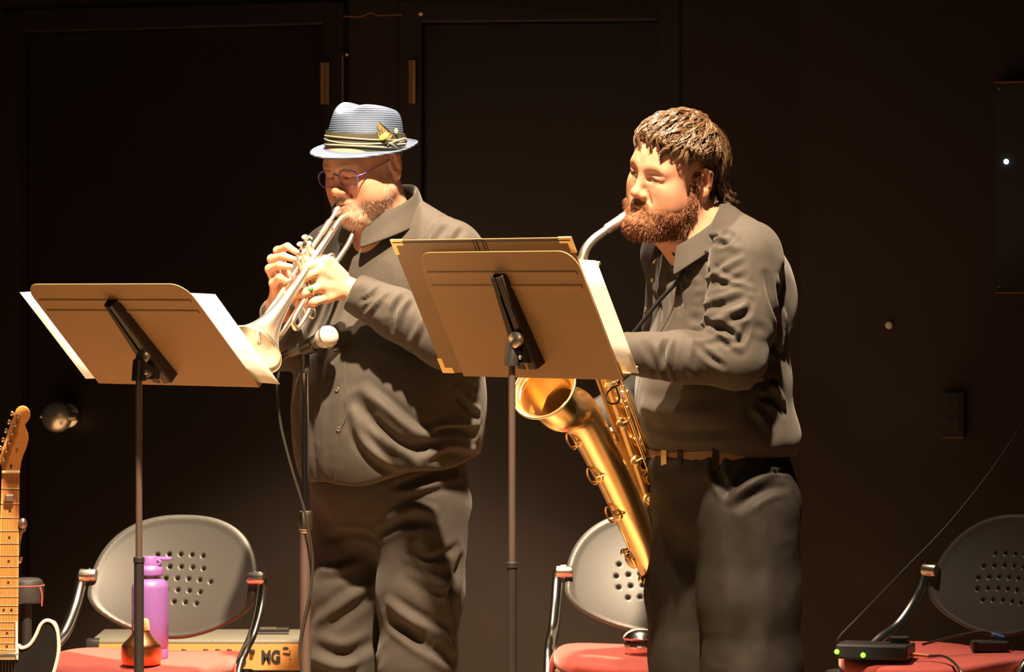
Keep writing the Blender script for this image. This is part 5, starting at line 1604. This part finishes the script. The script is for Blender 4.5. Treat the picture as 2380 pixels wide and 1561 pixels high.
# saxophone axis
SA, SB = P(1340, 690, 7.80), P(1585, 1400, 8.17)
def sax(t, dx=0.0, dy=0.0):
    """point along the body tube; dx along picture right, dy towards camera"""
    return SA.lerp(SB, t) + Vector((dx, -dy, 0))
# left hand on the upper keys (mostly behind the folder)
c = sax(.15)
wl = wrL2.lerp(c, .25)
def fing(base, t, k):
    a = sax(t, .012, .045); b = sax(t + .005, -.028, .04); d_ = sax(t + .01, -.036, .012); return [base, a, b, d_]
fL = []
for i in range(4):
    mc = wl.lerp(sax(.05 + .045 * i, .03, .045), .72); fL.append(fing(mc, .05 + .045 * i, i))
hl2 = hand_sdf(wl, wrL2.lerp(elL2, .25), [x[0] for x in fL], fL, [wl, wl.lerp(sax(.12, .04, .0), .5), sax(.09, .035, -.005), sax(.07, .02, -.02)], 1.05)
pts = [p for x in fL for p in x] + [wl, wrL2.lerp(elL2, .25), sax(.10, .02, -.02)]
V, F = mesh_of(hl2, pts, .045, .0028); bodyS.add(V, F, np.array(SK_B))
# right hand on the lower keys, beyond the tube
fR = []
wR2 = wrR2
for i in range(4):
    t = .50 + .05 * i
    fR.append([wR2.lerp(sax(t, .03, -.07), .7), sax(t, .01, -.07), sax(t, -.014, -.055), sax(t, -.022, -.032)])
hr2 = hand_sdf(wR2, wR2.lerp(elR2, .25), [x[0] for x in fR], fR, [wR2, wR2.lerp(sax(.5, .04, -.03), .6), sax(.48, .035, -.01)], 1.05)
pts = [p for x in fR for p in x] + [wR2, wR2.lerp(elR2, .25), sax(.48, .03, 0)]
V, F = mesh_of(hr2, pts, .045, .0028); bodyS.add(V, F, np.array(SK_B))
s = SDF()
s.ell((0, 0, 1.32), (.15, .095, .17), .0).ell((0, .02, 1.1), (.14, .115, .19), .06).ell((0, -.02, .93), (.125, .10, .13), .06)
s.cap((-.14, 0.02, 1.41), (.14, 0.02, 1.41), .05, k=.05); s.cap((0, -.01, 1.4), (0, .02, 1.5), .062, .06, .03)
for a, b, c_ in ((shL2, elL2, wrL2), (shR2, elR2, wrR2)):
    s.chain([SF.loc(a), SF.loc(b), SF.loc(c_)], [.05, .04, .027], .03)
for l, f0 in ((-.098, -.012), (.104, -.035)):
    s.chain([(l, f0 * .4, .86), (l, f0 + .01, .5), (l * 1.05, f0 - .015, .08)], [.07, .05, .036], .04); s.cap((l * 1.1, f0 - .03, .05), (l * 1.2, f0 + .13, .035), .03, .025, .03)
V, F = surface(s, (-.36, -.22, 0.0), (.40, .52, 1.56), .009)
bodyS.add(SF.W(V), F[:, ::-1], np.array(SK_B))
bodyS.build(pS)

# beard: offset patch of the face plus strands
V, F = HEADS; N = vnormals(V, F)
q = V * 1000
bmask, lips, must, brow, side = face_masks(q)
lowcut = smoothstep(-135, -112, q[:, 2])
wgt = np.clip(bmask, 0, 1) * (1 - .55 * must)
chin = np.exp(-((q[:, 0] / 34) ** 2)) * smoothstep(30, 80, q[:, 1]) * smoothstep(-70, -95, q[:, 2])
off = (-.0014 + wgt * (.0038 + .011 * chin + .0045 * smoothstep(-45, -95, q[:, 2])) + .0014 * fbm(q * .22) * wgt)
keep = (wgt > .12)
fm = keep[F].all(1); F2 = F[fm]
use = np.unique(F2); remap = -np.ones(len(V), int); remap[use] = np.arange(len(use))
VB = V[use] + N[use] * off[use][:, None]
nn_ = np.clip(.5 + .8 * fbm(q[use] * .12), 0, 1)[:, None]
tb = np.array((.13, .048, .016)) * (1 - nn_) + np.array((.22, .085, .032)) * nn_
np_mesh('beard', HS.W(VB), remap[F2][:, ::-1], M['beard_b'], pS, True, tb)
cand = np.argwhere(wgt > .3)[:, 0]
sel = RNG.choice(cand, 5200); paths = []; rr = []
for i in sel:
    nn = N[i]; g = nn * .35 + np.array((0, .25, -.9)) + RNG.normal(0, .22, 3); g /= np.linalg.norm(g)
    L_ = RNG.uniform(.006, .013) * (1 if must[i] < .4 else .6); p0 = V[i] + nn * (off[i] - .002)
    paths.append(HS.W(np.array([p0, p0 + nn * .002 + g * L_ * .5, p0 + nn * .0016 + g * L_]))); rr.append(.00055)
V2, F2 = strands(paths, rr); o = np_mesh('beard_strands', V2, F2, M['strand_beard'], pS); o['kind'] = 'stuff'

# hair: a close cap on the skull and wavy locks combed over it
capq = (q[:, 2] > 78 + .35 * np.clip(-(q[:, 1] - 95), 0, 80) * 0 - 26 * smoothstep(60, -20, q[:, 1])) | ((q[:, 1] < -42) & (q[:, 2] > -48))
ear_ = (np.abs(q[:, 0]) > 70) & (q[:, 2] < 42) & (q[:, 1] > -40)
wc = (capq & ~ear_).astype(np.float32)
fm = wc[F].all(1); F2 = F[fm]; use = np.unique(F2); remap = -np.ones(len(V), int); remap[use] = np.arange(len(use))
VC = V[use] + N[use] * (.006 + .003 * fbm(q[use] * .08))[:, None]
np_mesh('hair_cap', HS.W(VC), remap[F2][:, ::-1], M['hair_b'], pS)
C0 = np.array((0, -.006, .040)); RAD = np.array((.080, .103, .090))
def scalp(d, h):
    """point on the scalp ellipsoid in direction d raised by h"""
    d = d / np.linalg.norm(d); k = 1 / math.sqrt(((d / RAD) ** 2).sum())
    return C0 + d * (k + h)
paths = []; rr = []
def lock(d0, flow, n_str, L, lift, curl, wave, spread, hang=0.0):
    """one clump: starts at direction d0, runs along flow over the skull, ends in a curl"""
    m = 16; p = scalp(np.array(d0, float), .004)
    ph = RNG.uniform(0, 6.28); guide = [p]
    dirv = np.array(flow, float)
    step = L / (m - 1)
    side_ = np.cross(dirv, p - C0); side_ /= np.linalg.norm(side_) + 1e-9
    for i in range(1, m):
        t = i / (m - 1)
        nrm = (guide[-1] - C0) / RAD ** 2; nrm /= np.linalg.norm(nrm)
        d = dirv - nrm * (dirv @ nrm) * (1 - hang * t)
        d /= np.linalg.norm(d) + 1e-9
        side_ = np.cross(d, nrm)
        d = d + side_ * wave * math.cos(ph + t * 7.5) + nrm * (lift * (1 - 2.0 * t))
        if t > .6 and curl:
            a = (t - .6) / .4 * curl
            d = d * math.cos(a) - nrm * math.sin(a) * 1.0 + side_ * .35 * math.sin(a)
        d /= np.linalg.norm(d) + 1e-9
        nxt = guide[-1] + d * step
        rel = nxt - C0
        kk = math.sqrt(((rel / (RAD + .004)) ** 2).sum())
        if kk < 1: nxt = C0 + rel / kk
        guide.append(nxt)
    G = np.array(guide)
    tt = np.linspace(0, 1, m)[:, None]
    for _ in range(n_str):
        o1 = RNG.normal(0, spread, 3); o2 = RNG.normal(0, spread * .55, 3)
        w1 = RNG.uniform(0, 6.28)
        j = .0011 * np.stack([np.sin(tt[:, 0] * 17 + w1), np.cos(tt[:, 0] * 15 + w1), np.sin(tt[:, 0] * 19 + 2 * w1)], 1)
        paths.append(HS.W(G + o1 * (1 - tt) + o2 * tt + j * (tt + .3))); rr.append(RNG.uniform(.0006, .0011))
# crown, swept forwards and to the sides, curling at the fringe
for _ in range(150):
    x, y = RNG.uniform(-.75, .75), RNG.uniform(-.55, .7)
    d0 = (x, y, .75)
    lock(d0, (x * .8 + RNG.normal(0, .2), .7 + RNG.normal(0, .25), -.15), 13, RNG.uniform(.065, .11), .55, RNG.uniform(.8, 2.6), .3, .0035)
# fringe curls along the hairline
for _ in range(90):
    a = RNG.uniform(-1.45, 1.45)
    d0 = (math.sin(a) * .85, math.cos(a) * .9, .66 + .12 * math.cos(a) + RNG.normal(0, .08))
    lock(d0, (math.sin(a), math.cos(a), -.3), 11, RNG.uniform(.035, .06), 1.1, RNG.uniform(2.5, 5.5), .55, .003, .8)
# the sides, longer over the near temple
for _ in range(70):
    sx = 1 if RNG.random() < .6 else -1
    d0 = (sx * .8, RNG.uniform(-.5, .55), RNG.uniform(.5, .8))
    lock(d0, (sx * .25, RNG.uniform(-.1, .5), -1), 12, RNG.uniform(.035, .060), .5, RNG.uniform(.5, 3.0), .4, .0032)
# back of the head down to the nape
for _ in range(120):
    x = RNG.uniform(-.85, .85)
    d0 = (x, RNG.uniform(-1.0, -.35), RNG.uniform(.0, .8))
    lock(d0, (x * .15, -.45, -1), 13, RNG.uniform(.07, .12), .3, RNG.uniform(0, 1.2), .3, .0036, .5)
# curls hanging free over the collar
for _ in range(95):
    x0 = RNG.uniform(-.062, .066); z0_ = RNG.uniform(-.015, .045)
    p0 = np.array((x0, -.092 + .35 * abs(x0) - .2 * max(0, -z0_), z0_))
    L_ = RNG.uniform(.055, .085) + .5 * max(0, z0_); m = 16; ph = RNG.uniform(0, 6.28); am_ = RNG.uniform(.003, .008)
    tt = np.linspace(0, 1, m)
    G = p0 + np.stack([x0 * .25 * tt + am_ * tt * np.sin(ph + tt * 9), -.030 * tt ** .7 + am_ * tt * np.cos(ph + tt * 9) - .012 * tt ** 4, -L_ * tt + .012 * tt ** 5], 1)
    for _k in range(12):
        o1 = RNG.normal(0, .0035, 3); w1 = RNG.uniform(0, 6.28)
        j = .0012 * np.stack([np.sin(tt * 17 + w1), np.cos(tt * 15 + w1), np.sin(tt * 19 + 2 * w1)], 1)
        paths.append(HS.W(G + o1 * (1 - .4 * tt[:, None]) + j)); rr.append(RNG.uniform(.0006, .0011))
V2, F2 = strands(paths, rr)
o = np_mesh('hair', V2, F2, M['hair_b'], pS); o['kind'] = 'stuff'

# shirt, tucked in
s = SDF()
s.ell((0, .0, 1.32), (.19, .128, .2), 0)
s.ell((0, .03, 1.12), (.185, .155, .2), .06)
s.ell((0, -.035, 1.14), (.18, .118, .22), .06)
s.ell((0, -.03, 1.02), (.195, .150, .09), .05)
s.ell((.02, -.04, 1.34), (.18, .105, .16), .05)
for sx in (-1, 1):
    s.cap((sx * .04, .01, 1.512), (sx * .165, .025, 1.45), .048, .066, .05)
s.chain([SF.loc(shL2), SF.loc(shL2.lerp(elL2, .55)), SF.loc(elL2)], [.083, .073, .066], .03)
s.chain([SF.loc(elL2), SF.loc(elL2.lerp(wrL2, .5)), SF.loc(wrL2)], [.064, .057, .046], .018)
s.chain([SF.loc(shR2), SF.loc(shR2.lerp(elR2, .55)), SF.loc(elR2)], [.072, .064, .058], .03)
s.chain([SF.loc(elR2), SF.loc(wrR2 + (elR2 - wrR2) * .12)], [.058, .044], .018)
s.cap((0, .045, 1.43), (0, .115, 1.64), .056, .085, .010, 's')
s.fn(lambda p: (.985 + .012 * np.sin(p[:, 0] * 20)) - p[:, 2], .004, 'i')
V, F = surface(s, (-.38, -.24, .95), (.46, .50, 1.62), .0048)
V = SF.W(V); F = F[:, ::-1]
foldsS = [
 ([(1600, 590), (1650, 560), (1700, 545)], .011, -.009), ([(1590, 610), (1640, 585), (1710, 575)], .011, .008), ([(1640, 575), (1680, 565), (1700, 550)], .009, -.009),
 ([(1610, 650), (1660, 640), (1720, 600)], .010, .007), ([(1620, 690), (1680, 660), (1730, 640)], .009, -.006), ([(1650, 620), (1690, 650), (1750, 670)], .008, .006),
 ([(1610, 740), (1670, 710), (1730, 690)], .011, -.010), ([(1615, 760), (1680, 740), (1740, 710)], .010, .009), ([(1640, 745), (1690, 770), (1720, 800)], .010, -.008), ([(1680, 740), (1730, 730), (1745, 700)], .009, -.007),
 ([(1630, 790), (1680, 780), (1720, 810)], .010, .008), ([(1620, 800), (1650, 830), (1680, 850)], .009, -.006), ([(1690, 800), (1720, 790), (1735, 760)], .009, -.007),
 ([(1546, 795), (1540, 830), (1552, 880)], .008, -.010), ([(1562, 790), (1556, 830), (1568, 885)], .008, .007), ([(1500, 800), (1520, 840), (1530, 880)], .010, -.005), ([(1610, 790), (1600, 840), (1615, 880)], .010, .004),
 ([(1780, 640), (1800, 720), (1800, 800)], .012, -.009), ([(1805, 650), (1820, 740), (1810, 830)], .010, .007), ([(1760, 760), (1790, 800), (1815, 830)], .012, -.008), ([(1770, 880), (1800, 900), (1820, 940)], .010, .010), ([(1760, 920), (1800, 930), (1820, 960)], .010, -.008), ([(1740, 900), (1760, 960), (1790, 1000)], .012, .006),
 ([(1555, 640), (1575, 660), (1582, 720)], .012, -.010), ([(1560, 620), (1590, 625), (1600, 650)], .008, .008), ([(1520, 660), (1540, 690), (1545, 740)], .010, .005), ([(1500, 940), (1580, 960), (1680, 960)], .02, .006), ([(1510, 990), (1600, 1005), (1700, 1000)], .014, -.005)]
bvS = bvh_of(V, F)
V = cloth(V, F, foldsS, .0030, (9, 9, 7), 7.7, bvS)
shS = np_mesh('shirt', V, F, M['shirt_b'], pS)
bvS = bvh_of(V, F)
decal(bvS, 'button', [(1516, 651), (1500, 720)], .0055, M['gold'], shS)
collar(SF, (0, .070, 1.535), .074, .082, (-.085, .035), .05, .024, 146, M['shirt_b'], shS, point=.02)

# trousers and belt
s = SDF()
s.ell((0, 0, .96), (.176, .158, .1), 0)
s.ell((0, -.035, .87), (.175, .158, .13), .05)
for l, f0, rk in ((-.098, -.012, 1.0), (.104, -.035, 1.05)):
    s.chain([(l, f0 * .4, .86), (l * 1.02, f0 * .8 + .01, .66), (l, f0 + .01, .50), (l * 1.02, f0, .3), (l * 1.05, f0 - .015, .07)], [.112 * rk, .108 * rk, .104 * rk, .098, .088], .03)
s.fn(lambda p: p[:, 2] - 1.012, .003, 'i'); s.fn(lambda p: .035 - p[:, 2], .003, 'i')
V, F = surface(s, (-.28, -.26, .02), (.28, .28, 1.03), .006)
V = SF.W(V); F = F[:, ::-1]
foldsQ = [([(1700, 1160), (1740, 1130), (1800, 1100)], .012, .012), ([(1690, 1140), (1730, 1100), (1770, 1080)], .012, -.010), ([(1770, 1100), (1810, 1095), (1838, 1098)], .006, -.006), ([(1720, 1180), (1780, 1140), (1830, 1130)], .012, -.008), ([(1670, 1060), (1665, 1100), (1690, 1150)], .012, -.010),
 ([(1600, 1200), (1620, 1350), (1610, 1500)], .03, .008), ([(1720, 1250), (1740, 1400), (1720, 1550)], .03, -.008)]
bvq = bvh_of(V, F)
V = cloth(V, F, foldsQ, .0030, (8, 8, 4), 2.2, bvq)
trS = np_mesh('trousers', V, F, M['trouser_b'], pS)
bvq = bvh_of(V, F)
for l, f0 in ((-.103, .0), (.109, -.05)): shoe(SF, l, f0 + .02, pS)
def beltring(z0, z1, name, mat, parent, a0=0, a1=360, off=.004, dz=0.0):
    vs = []; fs = []; n = 60
    for i in range(n + 1):
        a = math.radians(a0 + (a1 - a0) * i / n)
        dv_ = Vector((math.sin(a), math.cos(a)))
        base = SF.w(0, 0, (z0 + z1) / 2); dir3 = (SF.L * dv_.x + SF.F * dv_.y)
        hit = bvq.ray_cast(base + dir3 * .6, -dir3)
        R_ = (hit[0] - base).length if hit[0] is not None else .16
        R_ = min(R_, .2) + off
        for z, e in ((z0, 0), (z0 + .002, .0025), (z1 - .002, .0025), (z1, 0)):
            zz_ = z - .018 * math.cos(a) + .0
            pw = SF.w(0, 0, zz_) + dir3 * (R_ + e); vs.append(pw)
    for i in range(n):
        for j in range(3): fs.append((i * 4 + j, i * 4 + j + 1, (i + 1) * 4 + j + 1, (i + 1) * 4 + j))
    return MB().add(vs, fs).build(name, mat, parent)
be = beltring(.975, 1.012, 'belt', M['leather'], trS)
for a in (55, 24, -30, 100, 150, 200):
    beltring(.968, 1.019, 'belt_loop', M['trouser_b'], trS, a - 2.5, a + 2.5, .0075)
beltring(.972, 1.015, 'buckle', M['gold'], be, 2, 9, .0085)
# strap round the neck with its hook
ns = thing('neck_strap', 'black saxophone neck strap with brass hook on the chest', 'strap', SF.w(0, .12, 1.3))
pts = [HS.w(.045, .03, -.15), SF.w(.05, .13, 1.40), SF.w(.02, .18, 1.33), sax(.20, .03, .01)]
MB().spline(pts, .006, 8, 8, flat=(1, .35)).build('webbing', M['strap'], ns)
p, nn = ray(bvS, 1524, 602)
q0 = P(1523, 600, (p.y if p else 7.85) - .012)
MB().tube([q0 + Vector((.005, 0, .01)), q0 + Vector((-.004, 0, -.012))], .0028, 8).ball(q0 + Vector((.001, -.002, .002)), .0045, 10, 8).build('hook', M['gold'], ns)

# ------------------------------------------------------------------ tenor saxophone
sx_ = thing('saxophone', 'brass saxophone with wide bell hanging before the bearded player', 'saxophone', SB)
BR = M['brass']
axd = (SB - SA).normalized()
MB().tube([SA.lerp(SB, t) for t in (0, .1, .3, .5, .7, .9, 1.0)], [.0145, .0155, .019, .0235, .028, .032, .034], 28).build('body_tube', BR, sx_)
# neck
nkp = [SA + axd * .02, SA - axd * .012, P(1351, 632, 7.835), P(1355, 600, 7.835), P(1362, 578, 7.838), P(1380, 556, 7.845), P(1404, 538, 7.857), P(1437, 515, 7.875)]
MB().spline(nkp, [.0145, .0138, .0128, .0118, .0112, .0105, .0098, .0088], 20, 8).build('neck', M['silver'], sx_)
MB().torus(nkp[1], axd, .0158, .0028).build('neck_collar', BR, sx_)
MB().ball(P(1391, 612, 7.825), .006, 10, 8).build('octave_pip', M['silver'], sx_)
MB().spline([P(1391, 612, 7.825), P(1382, 618, 7.83), P(1368, 628, 7.822)], .003, 8, 5).build('octave_lever', M['silver'], sx_)
mp0, mp1 = P(1408, 534, 7.86), P(1490, 482, 7.90)
md_ = (mp1 - mp0)
MB().tube([mp0 + md_ * t for t in (0, .06, .10, .45, .70, 1.0)], [.0105, .0125, .0118, .0130, .0115, .0055], 22).build('mouthpiece', M['silver'], sx_)
lg = MB().tube([mp0 + md_ * .42, mp0 + md_ * .72], [.0142, .0135], 22, caps=False).build('ligature', M['nickel'], sx_)
for t in (.48, .64):
    c = mp0 + md_ * t
    MB().tube([c + Vector((.004, -.004, -.010)), c + Vector((.010, -.008, -.020))], .0022, 8).ball(c + Vector((.011, -.008, -.0215)), .004, 8, 6).build('ligature_screw', M['gold'], lg)
# bell section: bow, bell tube and flare
nrm_b = Vector((-.42, -.74, .52)).normalized()
rc_ = P(1264, 903, 7.70)
bp_ = [SB, SB + axd * .045 + Vector((-.012, -.01, 0)), SB + axd * .065 + Vector((-.055, -.035, 0)), P(1535, 1360, 8.09), P(1503, 1280, 8.045), P(1463, 1190, 7.985), P(1421, 1100, 7.935), P(1372, 1005, 7.875), P(1336, 950, 7.82), rc_ - nrm_b * .07 + Vector((.012, 0, -.012)), rc_ - nrm_b * .035, rc_ - nrm_b * .012, rc_]
br_ = [.034, .0355, .0365, .0365, .037, .0385, .0405, .044, .0475, .051, .056, .064, .0765]
bellb = MB().tube(catmull(bp_, 7), lerp_list(br_, 7, len(bp_)), 44, caps=False).build('bell', BR, sx_)
md = bellb.modifiers.new('thickness', 'SOLIDIFY'); md.thickness = .001; md.offset = -1
MB().torus(rc_, (bp_[-1] - bp_[-2]), .0765, .0028, 48, 10).build('bell_rim', M['bell_in'], sx_)
MB().torus(SB, axd, .035, .003).build('bow_ring', BR, sx_)
MB().torus(bp_[3], (bp_[4] - bp_[3]), .039, .003).build('bow_ring', BR, sx_)
# bell-side keys under ring guards (left of the bell tube)
for (gx, gy, D_) in ((1326, 1024, 7.85), (1374, 1106, 7.90), (1417, 1196, 7.95)):
    g = P(gx, gy, D_)
    pdir = Vector((-.84, -.42, -.34)).normalized()
    kc_ = g - pdir * .010
    cup = MB().lathe(kc_, pdir, [(.021, -.014), (.0215, -.006), (.019, -.003), (.009, -.001), (.001, 0)], 24).build('key_cup', BR, sx_)
    gu = MB().torus(kc_ + pdir * .008, pdir, .0205, .0024, 26, 8)
    for a in range(3):
        e = pdir.orthogonal().normalized(); e2 = pdir.cross(e); an = math.radians(120 * a + 30)
        r_ = e * math.cos(an) + e2 * math.sin(an)
        gu.tube([kc_ + pdir * .008 + r_ * .0205, kc_ - pdir * .016 + r_ * .027], .0022, 8)
    gu.build('key_guard', BR, cup)
for (gx, gy) in ((1449, 1283), (1490, 1345)):
    a0 = P(gx, gy, 8.03); a1 = a0 + Vector((.024, .02, .016))
    MB().tube([a1, a0], [.003, .0045], 8).ball(a0, (.0075, .006, .009), 12, 8).build('guard_foot', M['bell_in'], sx_)
MB().lathe(P(1462, 1308, 8.045), Vector((-.7, -.4, -.5)), [(.019, -.012), (.019, -.004), (.015, -.001), (.001, 0)], 22).build('key_cup', BR, sx_)
# rod along the bell tube, bell-to-body brace
MB().spline([P(1312, 965, 7.84) , P(1372, 1075, 7.905), P(1418, 1165, 7.95), P(1462, 1272, 8.01)], .0042, 10, 8).build('key_rod', BR, sx_)
MB().torus(bp_[7].lerp(sax(.48), .52), Vector((.3, -1, .1)), .018, .004).build('bell_brace', BR, sx_)
# stack of keys on the body tube: cups, rods, posts
cr = Vector((1, 0, 0)); tow = Vector((.25, -.9, .1)).normalized()
for i in range(15):
    t = .03 + i * .062
    side = Vector((.75, -.62, .15)).normalized() if i % 2 else Vector((.15, -.98, .05)).normalized()
    r0_ = .0150 + .019 * t
    c = sax(t) + side * (r0_ + .004)
    R_ = .0085 + .0085 * t + (.002 if i % 3 == 0 else 0)
    kc2 = MB().lathe(c, side, [(R_, 0), (R_ * 1.04, .004), (R_ * .85, .0065), (R_ * .4, .0075), (.0005, .0075)], 20).build('key_cup', BR, sx_)
    if i % 3 == 1:
        MB().lathe(c + side * .0085, side, [(.0062, 0), (.0062, .002), (.001, .003)], 14).build('pearl_touch', M['pearl'], kc2)
    e = side.cross(axd).normalized()
    MB().spline([c + side * .007, c + side * .009 + e * .012, c + side * .004 + e * .024], .0022, 6, 4).build('key_arm', BR, kc2)
for off_, r_, t0_, t1_ in (((.034, .012), .0030, .05, .98), ((.041, .002), .0034, .30, .95), ((.020, .030), .0028, .05, .72), ((-.020, .022), .0030, .2, .9), ((.028, .026), .0024, .35, 1.0)):
    MB().tube([sax(t0_, *off_), sax(t1_, off_[0] + .008, off_[1])], r_, 10).build('key_rod', BR, sx_)
    for k in range(5):
        t = t0_ + (t1_ - t0_) * k / 4; a = sax(t, *off_) + Vector((.008 * k / 4, 0, 0))
        MB().tube([a, sax(t)], [.0028, .0032], 8).ball(a, .0048, 10, 6).build('key_post', BR, sx_)
MB().spline([P(1440, 893, 7.83), P(1418, 905, 7.81), P(1408, 925, 7.81), P(1422, 938, 7.81), P(1440, 930, 7.825), P(1432, 900, 7.83)], .0022, 8, 6).build('strap_ring', M['black_metal'], sx_)
